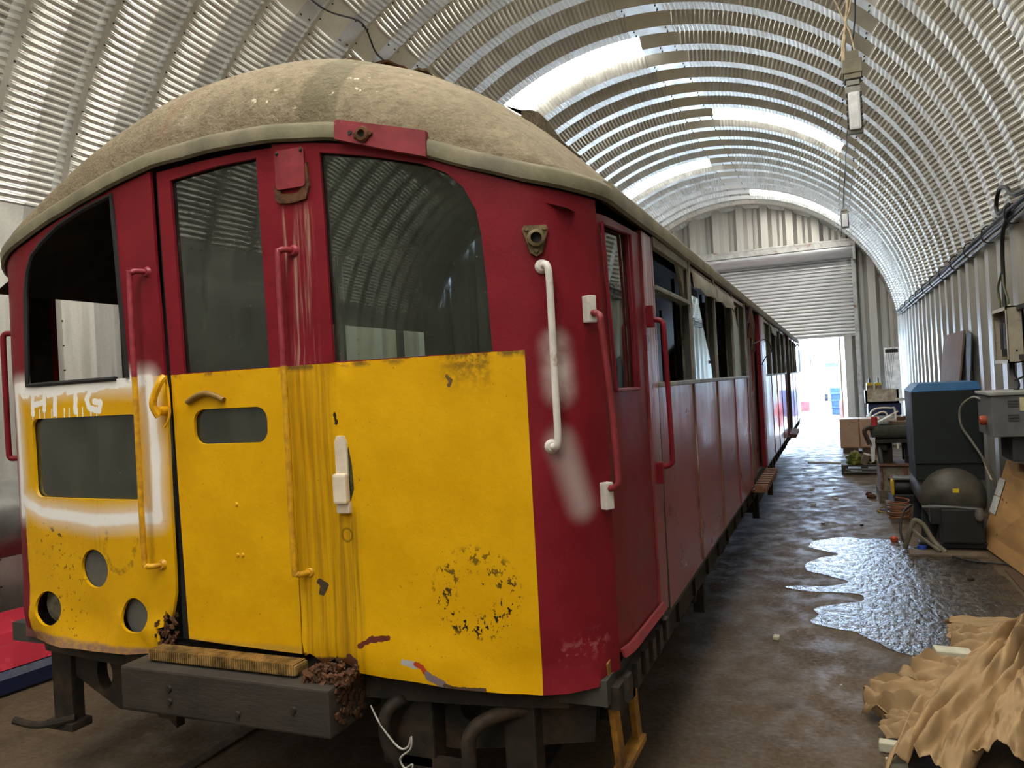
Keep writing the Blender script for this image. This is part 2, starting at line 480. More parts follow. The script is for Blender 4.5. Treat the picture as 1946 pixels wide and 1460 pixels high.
# ------------------------------------------------------------------ floor
def m_floor():
    b = NB('dirty_concrete'); v = b.pos(); x, y, z = b.sep(v)
    n1 = b.noise(v, .9, 3, .6); n2 = b.noise(b.scale(v, (1.0, .8, 1)), 5, 5, .65, .3); n3 = b.noise(v, 38, 3, .6)
    c = b.mix(b.ramp(n1, .3, .7), (.060, .040, .022), (.112, .078, .046))
    c = b.mix(b.ramp(n2, .40, .66, 0, .45), c, (.064, .044, .027))
    c = b.mix(b.ramp(n3, .3, .75, 0, .5), c, (.16, .12, .08))
    oil = b.ramp(b.noise(v, 1.7, 5, .6), .58, .72, 0, .45)
    c = b.mix(oil, c, (.030, .026, .022))
    # pale specks scattered over the concrete
    sp = b.ramp(b.vor(v, 9), .02, .05, 1, 0)
    c = b.mix(b.mth('MULTIPLY', sp, b.ramp(n1, .5, .6)), c, (.4, .38, .34))
    rg = b.ramp(n2, .3, .7, .42, .8)
    return b.pbr(c, rg, 0, b.bump(b.mth('ADD', b.mth('MULTIPLY', n2, .8), b.mth('MULTIPLY', n3, .35)), .45, .012), spec=.18)
M_FLOOR = m_floor()
bm = B(); bx(bm, X_L-.2, X_R+.2, HALL_Y0-.2, HALL_Y1+.2, -.2, 0.0); fl = finish(bm, 'floor', M_FLOOR); tag(fl, kind='structure')
M_YARD = simple('pale_yard_gravel', (.50, .48, .45), .9, 0, .2, 3, .4, 30)
bm = B(); bx(bm, -60, 60, HALL_Y1+.2, 120, -.3, -.02); tag(finish(bm, 'ground', M_YARD), kind='structure')
bm = B(); bx(bm, -40, 40, -60, HALL_Y0-.2, -.3, -.02); tag(finish(bm, 'ground', M_YARD), kind='structure')
M_RAIL = simple('worn_rail_steel', (.03, .026, .022), .6, .4, .3, 10, dirt=(.12, .06, .03))
for sx in (-.7525, .7525):
    bm = B(); X0 = -1.985+sx
    bx(bm, X0-.035, X0+.035, HALL_Y0, 60, -.06, .012, .006)
    tag(finish(bm, 'rail', M_RAIL), 'steel running rail under the %s wheels of the carriage, sunk in the floor' % ('left' if sx < 0 else 'right'), 'rail', 'running rails')
# ------------------------------------------------------------------ the carriage: shell mapping
XC, YF = -1.985, 2.13
HWR, HWL = 1.325, 1.45
T_END = 17.6
def half(x):  # start of corner, half width, corner depth
    return (1.05, HWR, .285) if x > 0 else (1.12, HWL, .325)
def plan_pts(sign):
    s0, w, b = half(sign); pts = []
    for i in range(61):
        a = s0*i/60; pts.append((a, YF+.075*(a/s0)**2))
    for i in range(1, 41):
        t = .5*pi*i/40; pts.append((s0+(w-s0)*sin(t), YF+.075+b*(1-cos(t))))
    out = []; L = 0
    for i, p in enumerate(pts):
        if i: L += hypot(p[0]-pts[i-1][0], p[1]-pts[i-1][1])
        out.append((L, sign*p[0], p[1]))
    return out
TAB = {1: plan_pts(1), -1: plan_pts(-1)}
SCR, YCR = TAB[1][-1][0], TAB[1][-1][2]
SCL, YCL = TAB[-1][-1][0], TAB[-1][-1][2]
def plan(s):
    """arc length along the outline from the middle of the front -> (x offset, y, nx, ny)"""
    sg = 1 if s >= 0 else -1; a = abs(s); tb = TAB[sg]
    if a >= tb[-1][0]:
        return tb[-1][1], tb[-1][2]+a-tb[-1][0], sg*1.0, 0.0
    lo, hi = 0, len(tb)-1
    while hi-lo > 1:
        m = (lo+hi)//2
        if tb[m][0] <= a: lo = m
        else: hi = m
    (s1, x1, y1), (s2, x2, y2) = tb[lo], tb[hi]; t = (a-s1)/(s2-s1)
    tx, ty = (x2-x1), (y2-y1); l = hypot(tx, ty); tx /= l; ty /= l
    nx, ny = (ty, -tx) if sg > 0 else (-ty, tx)
    if ny > 0: nx, ny = -nx, -ny
    return x1+(x2-x1)*t, y1+(y2-y1)*t, nx, ny
def sx(x):
    """x offset on the front -> arc length"""
    tb = TAB[1 if x >= 0 else -1]
    for (s1, x1, _), (s2, x2, _) in zip(tb[:-1], tb[1:]):
        if abs(x1) <= abs(x) <= abs(x2): return (1 if x >= 0 else -1)*(s1+(s2-s1)*(abs(x)-abs(x1))/max(1e-9, abs(x2)-abs(x1)))
    return (1 if x >= 0 else -1)*tb[-1][0]
def sy(y, sign=1):
    """y on a side -> arc length"""
    tb = TAB[sign]
    if y >= tb[-1][2]: return sign*(tb[-1][0]+y-tb[-1][2])
    for (s1, _, y1), (s2, _, y2) in zip(tb[60:-1], tb[61:]):
        if y1 <= y <= y2: return sign*(s1+(s2-s1)*(y-y1)/(y2-y1))
    return sign*tb[60][0]
def smooth01(t): t = max(0, min(1, t)); return t*t*(3-2*t)
def dent(s, z):
    """pressed folds and knocks in the front sheets (metres, + is outwards)"""
    d = 0.0
    if .27 < s < 1.3 or -1.3 < s < -.29:
        low = smooth01((.88-z)/.2)
        d += low*.040*(mnoise.noise(Vector((s*4.2, z*5.5, 3.1)))+.25)
        d += .004*mnoise.noise(Vector((s*3, z*3, 9)))
    if .27 < s < .52 and z < 1.72:
        d += .010*sin((s-.27)/.25*pi*2.6)*smooth01((s-.27)/.04)*smooth01((.52-s)/.05)
    if -.62 < s < -.28 and z < .95: d += .03*smooth01((.95-z)/.2)*mnoise.noise(Vector((s*9, z*8, 1.7)))
    return d
def fmap_off(off=0.0, dents=False):
    def f(s, z):
        x, y, nx, ny = plan(s)
        o = off+(dent(s, z) if dents else 0)
        return (XC+x+nx*o, y+ny*o, z), (nx, ny, 0)
    return f
FM = fmap_off(0, True); FM0 = fmap_off(0)
GUT = [(-1.45, 2.20), (-1.30, 2.265), (-1.15, 2.318), (-1.06, 2.345), (-.9, 2.382), (-.56, 2.455), (-.3, 2.496), (0, 2.507), (.25, 2.499), (.51, 2.466), (.83, 2.362), (.98, 2.304), (1.14, 2.247), (1.28, 2.212), (1.325, 2.205)]
def gz(x):
    if x <= GUT[0][0]: return GUT[0][1]
    if x >= GUT[-1][0]: return GUT[-1][1]
    for (x1, z1), (x2, z2) in zip(GUT[:-1], GUT[1:]):
        if x1 <= x <= x2: return z1+(z2-z1)*(x-x1)/(x2-x1)
def gzs(s): return gz(plan(s)[0]) if abs(s) < max(SCR, SCL)+.01 else (2.205 if s > 0 else 2.20)

# ------------------------------------------------------------------ the carriage: paint
RED = (.175, .010, .017); YEL = (.68, .34, .003)
def m_front(side):
    """side: -1 left sheet, 1 right sheet, 0 the middle door. UV = (arc length, height) on the body"""
    b = NB('cab_paint'); uv = b.coord('UV'); u, z, _ = b.sep(uv)
    p = b.comb(u, z, 0.0)
    n1 = b.noise(p, 5, 5, .6); n2 = b.noise(p, 34, 4, .65); n3 = b.noise(p, 110, 3, .6)
    wob = b.mth('MULTIPLY', b.mth('SUBTRACT', n2, .5), .006)
    red = b.mix(b.ramp(n1, .3, .7), tuple(c*.86 for c in RED), tuple(c*1.12 for c in RED))
    red = b.mix(b.ramp(n3, .55, .8, 0, .25), red, (.30, .05, .06))
    yel = b.mix(b.ramp(n1, .3, .75), (.62, .33, .002), (.71, .395, .003))
    yel = b.mix(b.ramp(n2, .62, .8, 0, .35), yel, (.50, .25, .01))
    streak = b.noise(b.comb(b.mth('MULTIPLY', u, 55), b.mth('MULTIPLY', z, 1.6), 0.0), 1, 4, .6)
    zz = b.mth('ADD', z, wob)
    wax = {-1: 1.732, 0: 1.731, 1: 1.731}[side]
    low = b.ramp(zz, wax-.001, wax+.001, 1, 0)
    if side > 0: low = b.mth('MULTIPLY', low, b.ramp(u, sx(1.111)-.001, sx(1.111)+.001, 1, 0))
    if side < 0: low = b.mth('MULTIPLY', low, b.ramp(b.mth('ADD', b.mth('ADD', u, b.mth('MULTIPLY', wob, 3)), b.mth('MULTIPLY', z, .035)), -1.172, -1.162, 0, 1))
    c = b.mix(low, red, yel)
    rust = b.mix(n2, (.045, .018, .008), (.13, .05, .015))
    dark = (.025, .018, .010)
    if side > 0:
        # rain streaks under the cover plate and down the fold beside the door
        band = b.mth('MULTIPLY', b.ramp(u, .285, .31), b.ramp(u, .40, .47, 1, 0))
        c = b.mix(b.mth('MULTIPLY', b.mth('MULTIPLY', band, low), b.ramp(streak, .35, .7, .15, .8)), c, (.27, .13, .006))
        pale = b.mth('MULTIPLY', b.mth('MULTIPLY', b.mth('MULTIPLY', b.ramp(u, .275, .29), b.ramp(u, .38, .41, 1, 0)), b.ramp(z, 2.30, 2.22)), b.ramp(streak, .48, .66, 0, .75))
        c = b.mix(b.mth('MULTIPLY', pale, b.mth('SUBTRACT', 1.0, low)), c, (.36, .22, .17))
        run = b.mth('MULTIPLY', b.mth('MULTIPLY', b.ramp(u, .42, .45), b.ramp(u, .50, .53, 1, 0)), b.ramp(z, 1.27, 1.2))
        c = b.mix(b.mth('MULTIPLY', b.mth('MULTIPLY', run, low), b.ramp(streak, .4, .62, .1, .7)), c, (.20, .10, .008))
        # mould run below the windscreen corner
        st = b.mth('MULTIPLY', b.mth('MULTIPLY', b.ramp(u, .80, .90), b.ramp(u, .985, 1.02, 1, 0)), b.ramp(z, 1.58, 1.73))
        c = b.mix(b.mth('MULTIPLY', b.mth('MULTIPLY', st, low), b.ramp(n2, .36, .62, 0, .85)), c, (.13, .075, .012))
        edge = b.mth('MULTIPLY', b.ramp(zz, 1.705, 1.725), low)
        c = b.mix(b.mth('MULTIPLY', edge, b.ramp(b.noise(p, 13, 4), .48, .6, 0, .8)), c, (.10, .06, .02))
        # broken paint in a ring where a lamp was
        d = b.vm('DISTANCE', b.comb(u, b.mth('MULTIPLY', z, 1.0), 0.0), (.915, .975, 0))
        ring = b.mth('MULTIPLY', b.ramp(d, .055, .085), b.ramp(d, .13, .16, 1, 0))
        lowr = b.ramp(z, 1.10, .93, .7, 1)
        spots = b.ramp(b.noise(b.scale(p, (1.2, .8, 1)), 34, 3, .7), .55, .58)
        c = b.mix(b.mth('MULTIPLY', b.mth('MULTIPLY', ring, lowr), spots), c, dark)
        d2 = b.vm('DISTANCE', p, (.87, .93, 0))
        c = b.mix(b.mth('MULTIPLY', b.ramp(d2, .12, .3, 1, 0), b.ramp(b.noise(p, 60, 3, .7), .66, .70)), c, dark)
        # chips and a scrape along the bottom
        for pts, w, col in (([(.50, .795), (.54, .815), (.60, .822)], .008, (.12, .028, .02)), ([(.655, .748), (.695, .742)], .010, (.42, .40, .42)),
                            ([(.70, .746), (.722, .735), (.735, .715)], .007, (.42, .05, .015)), ([(.74, .712), (.765, .700), (.79, .688)], .012, (.20, .15, .17)),
                            ([(.80, .683), (.86, .676), (.93, .676)], .005, (.08, .05, .03)), ([(.455, .745), (.475, .738)], .016, (.10, .04, .03)),
                            ([(.445, 1.56), (.45, 1.53)], .006, dark), ([(.855, 1.665), (.867, 1.65), (.862, 1.635)], .005, (.15, .09, .03)),
                            ([(.355, 1.0), (.375, .985), (.36, .965)], .010, (.07, .05, .03))):
            dd = b.mth('ADD', b.poly(p, pts), b.mth('MULTIPLY', b.mth('SUBTRACT', n2, .5), .02))
            c = b.mix(b.ramp(dd, w, w+.002, 1, 0), c, col)
        dr = b.vm('DISTANCE', p, (.469, 1.158, 0))
        c = b.mix(b.mth('MULTIPLY', b.ramp(dr, .017, .020), b.ramp(dr, .024, .027, .7, 0)), c, (.16, .08, .01))
        # rust creeping at the torn foot beside the door
        dz = b.mth('ADD', b.seg(p, (.29, .735), (.44, .715)), b.mth('MULTIPLY', b.mth('SUBTRACT', n1, .5), .08))
        c = b.mix(b.ramp(dz, .018, .03, 1, 0), c, rust)
        # white overspray around the grab rail
        dsp = b.seg(p, (sx(1.20), 1.74), (sx(1.205), 1.60))
        f = b.mth('MULTIPLY', b.ramp(dsp, .0, .075, .9, 0), b.ramp(n1, .3, .7, .25, 1))
        c = b.mix(f, c, (.66, .60, .57))
        dsp2 = b.seg(p, (sx(1.20), 1.44), (sx(1.245), 1.24))
        c = b.mix(b.ramp(dsp2, 0, .075, .55, 0), c, (.55, .48, .46))
        dsc = b.seg(p, (sx(1.19), .79), (sx(1.27), .815))
        c = b.mix(b.mth('MULTIPLY', b.ramp(dsc, .0, .06, 1, 0), b.ramp(b.noise(p, 40, 3), .52, .6, 0, .6)), c, (.30, .10, .10))
    if side < 0:
        arc = b.poly(p, [(-.655, 1.14), (-.675, 1.06), (-.64, 1.0), (-.585, .985), (-.52, 1.02), (-.485, 1.12)])
        c = b.mix(b.mth('MULTIPLY', b.ramp(arc, .008, .014, .7, 0), b.ramp(n2, .4, .6)), c, (.26, .14, .01))
        for q, rr in (((-.93, .95), .2), ((-1.0, 1.1), .22), ((-.9, .78), .16)):
            d2 = b.vm('DISTANCE', b.comb(u, b.mth('MULTIPLY', z, .9), 0.0), (q[0], q[1]*.9, 0))
            c = b.mix(b.mth('MULTIPLY', b.ramp(d2, .03, rr, 1, 0), b.ramp(b.noise(p, 40, 4, .7), .585, .63, 0, .95)), c, (.10, .055, .015))
        c = b.mix(b.mth('MULTIPLY', b.mth('MULTIPLY', b.ramp(u, -.78, -.72), b.ramp(u, -.68, -.64, 1, 0)), b.ramp(streak, .5, .7, 0, .5)), c, (.30, .13, .01))
        dz = b.mth('ADD', z, b.mth('MULTIPLY', b.mth('SUBTRACT', n1, .5), .05))
        c = b.mix(b.mth('MULTIPLY', b.ramp(dz, .695, .715, .9, 0), b.ramp(n2, .3, .6, .5, 1)), c, (.22, .13, .11))
        c = b.mix(b.mth('MULTIPLY', b.ramp(u, -.34, -.31), b.ramp(dz, .80, .9, 1, 0)), c, rust)
        # sprayed white frame: soft halo and a heavy line, then hand-painted letters with runs
        frame = [(-1.235, 1.20), (-1.245, 1.725), (-.50, 1.722), (-.375, 1.72), (-.362, 1.45), (-.366, 1.205), (-.72, 1.185), (-1.08, 1.205), (-1.235, 1.26)]
        df = b.mth('ADD', b.poly(p, frame), b.mth('MULTIPLY', b.mth('SUBTRACT', n1, .5), .03))
        c = b.mix(b.ramp(df, .0, .085, .75, 0), c, (.78, .73, .68))
        c = b.mix(b.ramp(df, .014, .030, 1, 0), c, (.86, .84, .81))
        dt = b.mth('ADD', b.poly(p, [(-1.18, 1.70), (-.95, 1.715), (-.75, 1.712), (-.52, 1.715)]), b.mth('MULTIPLY', b.mth('SUBTRACT', n2, .5), .05))
        c = b.mix(b.ramp(dt, .016, .019, 1, 0), c, (.86, .84, .81))
        strokes = [[(-1.105, 1.69), (-1.11, 1.615)], [(-1.10, 1.652), (-1.03, 1.662)], [(-1.02, 1.70), (-1.025, 1.63)],
                   [(-.995, 1.69), (-.90, 1.70)], [(-.945, 1.69), (-.95, 1.61)],
                   [(-.855, 1.695), (-.755, 1.703)], [(-.806, 1.69), (-.812, 1.615)],
                   [(-.645, 1.705), (-.71, 1.695), (-.738, 1.66), (-.725, 1.628), (-.665, 1.615), (-.655, 1.645), (-.69, 1.65)]]
        dl = None
        for st in strokes:
            e = b.poly(p, st); dl = e if dl is None else b.mth('MINIMUM', dl, e)
        dl = b.mth('ADD', dl, b.mth('MULTIPLY', b.mth('SUBTRACT', n2, .5), .016))
        c = b.mix(b.ramp(dl, .011, .014, 1, 0), c, (.86, .84, .81))
        drip = None
        for i in range(11):
            xx = -1.11+i*.043+(.01 if i % 2 else 0); e = b.seg(p, (xx, 1.63), (xx-.003, 1.595-.02*((i*7) % 3)))
            drip = e if drip is None else b.mth('MINIMUM', drip, e)
        c = b.mix(b.ramp(drip, .0025, .004, 1, 0), c, (.84, .82, .79))
    if side == 0:
        dz = b.mth('ADD', z, b.mth('MULTIPLY', b.mth('SUBTRACT', n1, .5), .03))
        c = b.mix(b.ramp(dz, .755, .775, .55, 0), c, (.40, .26, .05))
        c = b.mix(b.mth('MULTIPLY', b.ramp(zz, 1.70, 1.73), b.mth('MULTIPLY', low, b.ramp(b.noise(p, 15, 4), .5, .62, 0, .7))), c, (.10, .06, .02))
    sp = b.ramp(b.noise(p, 75, 2, .5), .72, .76, 0, .7)
    c = b.mix(b.mth('MULTIPLY', sp, low), c, (.14, .08, .02))
    rough = b.ramp(n1, .3, .7, .42, .58)
    nr = b.bump(b.mth('ADD', b.mth('MULTIPLY', n2, .5), b.mth('MULTIPLY', n1, 1.2)), .16, .012)
    return b.pbr(c, rough, 0, nr, spec=.14)
M_FR_L, M_FR_R, M_FR_D = m_front(-1), m_front(1), m_front(0)

def m_side():
    """maroon carriage side: glossy, rain-streaked, chalky towards the sill"""
    b = NB('maroon_side_paint'); uv = b.coord('UV'); u, z, _ = b.sep(uv); p = b.comb(u, z, 0.0)
    n1 = b.noise(p, 3.2, 5, .6); n2 = b.noise(p, 40, 4, .6)
    streak = b.noise(b.comb(b.mth('MULTIPLY', u, 26), b.mth('MULTIPLY', z, 1.0), 0.0), 1, 2, .5)
    c = b.mix(b.ramp(n1, .3, .7), (.20, .034, .036), (.27, .048, .050))
    top = b.ramp(z, 1.05, 1.62)
    c = b.mix(b.mth('MULTIPLY', b.mth('MULTIPLY', b.ramp(streak, .42, .68), top), .75), c, (.46, .33, .31))
    c = b.mix(b.ramp(streak, .55, .75, 0, .30), c, (.21, .042, .042))
    rg = b.ramp(n1, .3, .7, .27, .34)
    return b.pbr(c, rg, 0, b.bump(n1, .10, .02), spec=.5, coat=.2)
M_SIDE = m_side()
M_RED = simple('red_gloss_paint', RED, .4, 0, .15, 7, .08, 30, spec=.25)
M_REDOLD = simple('scuffed_red_paint', (.21, .022, .028), .5, 0, .25, 9, .1, 40, dirt=(.42, .33, .30), dirt_amt=.15)
M_YEL = simple('yellow_gloss_paint', YEL, .4, 0, .12, 8, .08, 30, dirt=(.18, .09, .01), dirt_amt=.25)
M_WHITE = simple('white_rail_paint', (.62, .59, .55), .45, 0, .12, 14, dirt=(.3, .18, .12), dirt_amt=.2)
M_CREAM = simple('cream_enamel', (.66, .57, .44), .4, 0, .15, 12, dirt=(.3, .2, .1), dirt_amt=.3)
M_RUST = simple('flaking_rust', (.085, .035, .014), .9, 0, .5, 30, .8, 60)
M_UNDER = simple('grimy_underframe', (.017, .014, .010), .85, .0, .4, 9, .5, 40, dirt=(.06, .035, .02))
M_IRON = simple('dark_cast_iron', (.024, .020, .016), .7, .2, .35, 14, .3, 50, dirt=(.07, .04, .02))
M_BEAM = simple('weathered_coupling_block', (.034, .027, .020), .8, 0, .35, 5, .4, 30, dirt=(.035, .03, .025), stretch=(1, 1, 3))
M_BRASS = simple('worn_brass_tread', (.42, .27, .10), .45, .6, .4, 25, .5, 90, dirt=(.10, .07, .03))
M_STEP = simple('chipped_orange_step', (.34, .16, .02), .6, 0, .3, 12, .2, 40, dirt=(.08, .04, .02))
M_INT = simple('dark_cab_lining', (.050, .050, .040), .7, 0, .3, 6, .1, 30)
M_INT2 = simple('grey_green_bulkhead', (.080, .085, .070), .6, 0, .25, 6, .1, 30)
M_ALU = simple('weathered_window_pillar', (.24, .235, .19), .5, .2, .3, 10, .2, 40, dirt=(.10, .07, .04))
M_VAL = simple('olive_ventilator_board', (.25, .24, .19), .6, .1, .3, 8, .2, 30, dirt=(.15, .10, .06))
M_BROWN = simple('peeling_brown_door_skin', (.16, .07, .035), .6, 0, .45, 8, .3, 30, dirt=(.40, .36, .32), dirt_amt=.25, stretch=(1, 6, .6))
M_RUBBER = simple('black_rubber', (.012, .012, .012), .7, 0, .2, 10)
def m_glass(name, tint, dust=.10, rough=.02):
    b = NB(name); v = b.coord('Object')
    n = b.noise(v, 6, 5, .65); n2 = b.noise(v, 120, 2, .5)
    tr = b.n('ShaderNodeBsdfTransparent'); tr.inputs[0].default_value = (*tint, 1)
    gl = b.n('ShaderNodeBsdfGlossy'); gl.inputs['Roughness'].default_value = rough; gl.inputs[0].default_value = (.9, .95, .92, 1)
    df = b.n('ShaderNodeBsdfDiffuse'); df.inputs[0].default_value = (.35, .36, .30, 1)
    fr = b.n('ShaderNodeFresnel'); fr.inputs[0].default_value = 1.62
    m1 = b.n('ShaderNodeMixShader'); b.link(b.mth('MULTIPLY', fr.outputs[0], 1.3, clamp=True), m1.inputs[0]); b.link(tr.outputs[0], m1.inputs[1]); b.link(gl.outputs[0], m1.inputs[2])
    sp = b.ramp(n2, .70, .74, 0, .4)
    f = b.mth('ADD', b.ramp(n, .35, .75, dust*.4, dust), sp, clamp=True)
    m2 = b.n('ShaderNodeMixShader'); b.link(f, m2.inputs[0]); b.link(m1.outputs[0], m2.inputs[1]); b.link(df.outputs[0], m2.inputs[2])
    b.link(m2.outputs[0], b.out.inputs['Surface']); return b.m
M_GLASS = m_glass('dusty_window_glass', (.66, .72, .64), .06)
M_GLASSG = m_glass('grimy_window_glass', (.58, .62, .54), .13, .05)

# ------------------------------------------------------------------ the carriage: root
car = thing('train_carriage', 'long maroon train carriage with yellow cab front, parked on the rails through the hall', 'train', (XC, 9.8, 0))
def part(name, bm, mat, parent=None, smooth=None, label=None, mats=None):
    o = obj(name, bm, mat, parent or car, smooth, mats)
    if label: o['label'] = label
    return o
def shsheet(name, outline, holes, mat, off=0.0, thick=.03, step=.07, dents=False, parent=None, label=None, smooth=30, back=None):
    bm = B(); sheet(bm, outline, holes, fmap_off(off, dents), thick, step, 0, None if back is None else 1)
    return part(name, bm, mat, parent, smooth, label, None if back is None else [mat, back])

def jag(seq, amp, seed):
    rnd = random.Random(seed); return [(x, z+rnd.uniform(-amp, amp)) for x, z in seq]
# left front sheet: open windscreen, small lower pane, three lamp holes
top = [(-SCL-.0, 2.19)]
xs = [-1.45+i*.05 for i in range(0, 24)]
eL = sx(-.307)
out = [(sy(2.58, -1), .70), (sx(-1.30), .655), (sx(-1.05), .668)]
out += jag([(-.95, .668), (-.85, .666), (-.75, .672), (-.65, .676), (-.55, .678), (-.47, .69), (-.40, .70)], .006, 3)
out += [(-.375, .745), (-.39, .79), (-.355, .80), (-.35, .86), (-.315, .83), (-.292, .93), (-.290, 1.7), (-.312, gz(-.31)-.004)]
out += [(s, gzs(s)-.004) for s in [-.42, -.55, -.7, -.85, -1.0, -1.15, sx(-1.30), sx(-1.42)]]+[(sy(2.58, -1), 2.195)]
winL = [(-.490, 1.733), (-.525, 2.435), (-.70, 2.405), (-.86, 2.366), (-.98, 2.315), (-1.055, 2.27), (-1.095, 2.21), (-1.118, 2.12), (-1.125, 2.0), (-1.138, 1.735)]
paneL = rrect(-1.122, -.446, 1.268, 1.594, .04)
holes_px = [(-.745, .992, .084, .076), (-1.060, .808, .090, .070), (-.513, .828, .063, .067)]
shsheet('cab_front_panel', out, [winL, paneL]+[ellipse(*h) for h in holes_px], M_FR_L, 0, .012, .055, True, label='left front sheet, yellow below with sprayed white frame and letters')
# right front sheet round to the cab side door
R_END = sy(2.395)
out = [(.275, .80), (.268, 1.7), (.252, gz(.25)-.004)]
out += [(s, gzs(s)-.004) for s in (.4, .55, .7, .85, 1.0, 1.12, sx(1.2), sx(1.28))]+[(R_END, gzs(R_END)-.004), (R_END, .70), (sx(1.25), .684), (sx(1.18), .672)]
out += [(sx(1.11), .668), (1.0, .668)]+jag([(.93, .670), (.86, .672), (.79, .676), (.70, .682), (.60, .690), (.50, .70)], .004, 5)+[(.45, .725), (.40, .745), (.36, .72), (.31, .76), (.285, .745)]
winR = [(.453, 1.735), (1.012, 1.733), (1.005, 1.95), (.996, 2.10), (.983, 2.18), (.945, 2.255), (.89, 2.308), (.81, 2.348), (.62, 2.40), (.441, 2.438)]
shsheet('cab_front_panel', out, [winR], M_FR_R, 0, .012, .055, True, label='right front sheet, yellow below and maroon round the corner')
# windscreen glass and lower pane
def flat_pane(x0, x1, off):
    (a, _), (c, _) = fmap_off(off)(sx(x0), 2), fmap_off(off)(sx(x1), 2); k = (c[1]-a[1])/(x1-x0); n = Vector((k, -1, 0)).normalized()
    return lambda u, v: ((XC+u, a[1]+k*(u-x0), v), n)
bm = B(); sheet(bm, [(.43, 1.72), (1.03, 1.72), (1.02, 2.1), (.99, 2.22), (.9, 2.33), (.62, 2.41), (.425, 2.445)], [], flat_pane(.43, 1.03, -.018), .006, .5); part('windscreen_pane', bm, M_GLASS, None, None, 'dusty right windscreen')
shsheet('lower_pane', rrect(-1.14, -.43, 1.255, 1.607, .04), [], M_GLASSG, -.018, .006, .2)
bm = B()
for k, (cx_, cz_, rx_, rz_) in enumerate(holes_px[:1]+holes_px[2:]):
    bm = B(); sheet(bm, ellipse(cx_, cz_, rx_+.02, rz_+.02), [], fmap_off(-.020), .006, .1)
    part('lamp_blanking_plate', bm, simple('grey_blank', (.10, .10, .09), .6), smooth=30)
bm = B(); sheet(bm, ellipse(-1.06, .808, .10, .08), [], fmap_off(-.045), .006, .1)
part('lamp_recess_back', bm, simple('dusty_lamp_recess', (.13, .115, .085), .6, 0, .6, 22, .5, 30), smooth=30)
# window rubber of the open left windscreen
bm = B(); tube(bm, [FM0(s, z)[0] for s, z in dens(winL+[winL[0]], .06)][:-1], .010, 6, 1)
part('window_rubber', bm, M_RUBBER, smooth=50)
# middle door
eLd, eRd = -.272, .262
dl = [(-.250, .758), (.258, .744), (.262, 1.2), (.262, 1.7), (.246, gz(.25)-.012), (.1, gz(.1)-.012), (-.1, gz(-.1)-.012), (-.292, gz(-.29)-.012), (-.272, 1.7), (-.262, 1.2)]
dwin = [(-.206, 1.735), (.186, 1.733), (.176, 2.462), (0, 2.462), (-.226, 2.446)]
slot = rrect(-.170, .164, 1.473, 1.599, .045)
door = shsheet('cab_door', dl, [dwin, slot], M_FR_D, -.012, .012, .055, label='middle cab door with tall window and slot')
bm = B(); sheet(bm, [(-.225, 1.72), (.205, 1.72), (.195, 2.475), (-.245, 2.462)], [], flat_pane(-.22, .22, -.027), .006, .5); part('window_pane', bm, M_GLASS, door)
shsheet('slot_pane', rrect(-.185, .18, 1.46, 1.612, .045), [], M_GLASSG, -.027, .006, .2, parent=door)
for x, z in ((.01, 1.256), (.003, 1.075), (.026, 1.076)):
    p, n = FM0(x, z); p = Vector(p); n = Vector(n); bm = B(); lathe(bm, [(0, .006), (.006, .004), (.008, 0)], p-n*.012, n, 10); part('bolt_head', bm, M_YEL, door, 40)
# dark edge of the door gap
bm = B(); sheet(bm, [(-.300, .75), (-.265, .75), (-.275, 1.7), (-.295, gz(-.3)-.01), (-.318, gz(-.3)-.012), (-.300, 1.7)], [], fmap_off(-.03), .02, .2); part('door_seal', bm, M_RUBBER)
# hinge-like grab on the door edge and the little crescent scar plate
p, n = FM0(-.285, 1.60); p = Vector(p); n = Vector(n)
bm = B(); cyl(bm, p, p+n*.045, .018, None, 12); tube(bm, [p+n*.04+Vector((0, 0, -.02)), p+n*.055+Vector((-.01, 0, .03)), p+n*.05+Vector((.02, 0, .10)), p+n*.03+Vector((.025, 0, .125))], .013, 8)
tube(bm, [p+n*.03+Vector((.012, 0, -.06)), p+n*.025+Vector((.034, 0, -.02)), p+n*.02+Vector((.03, 0, .07)), p+n*.02+Vector((.02, 0, .12))], .005, 6); part('door_catch', bm, M_YEL, None, 40)
bm = B(); tube(bm, [FM0(-.185+.043*i, 1.628+.028*sin(pi*i/4))[0] for i in range(5)], .011, 8, 4); part('scar_rim', bm, simple('scraped_edge', (.22, .13, .03), .5), None, 50)
# cover plate over the old lamp, flaking at its foot
bm = B(); sheet(bm, rrect(.272, .388, 2.33, 2.462, .012), [], fmap_off(.014), .014, .1); cp = part('cover_plate', bm, M_REDOLD, smooth=30)
bm = B()
rnd = random.Random(11)
sheet(bm, [(.262, 2.30), (.28, 2.285), (.33, 2.280), (.385, 2.288), (.40, 2.33), (.395, 2.41), (.383, 2.40), (.38, 2.335), (.35, 2.31), (.29, 2.315), (.276, 2.35), (.262, 2.345)], [], fmap_off(.010), .012, .04)
part('rust_lip', bm, M_RUST, cp)
for x, z in ((.282, 2.452), (.378, 2.452)):
    p, n = FM0(x, z); bm = B(); lathe(bm, [(0, .005), (.006, .003), (.007, 0)], Vector(p)+Vector(n)*.014, n, 8); part('screw', bm, M_IRON, cp)

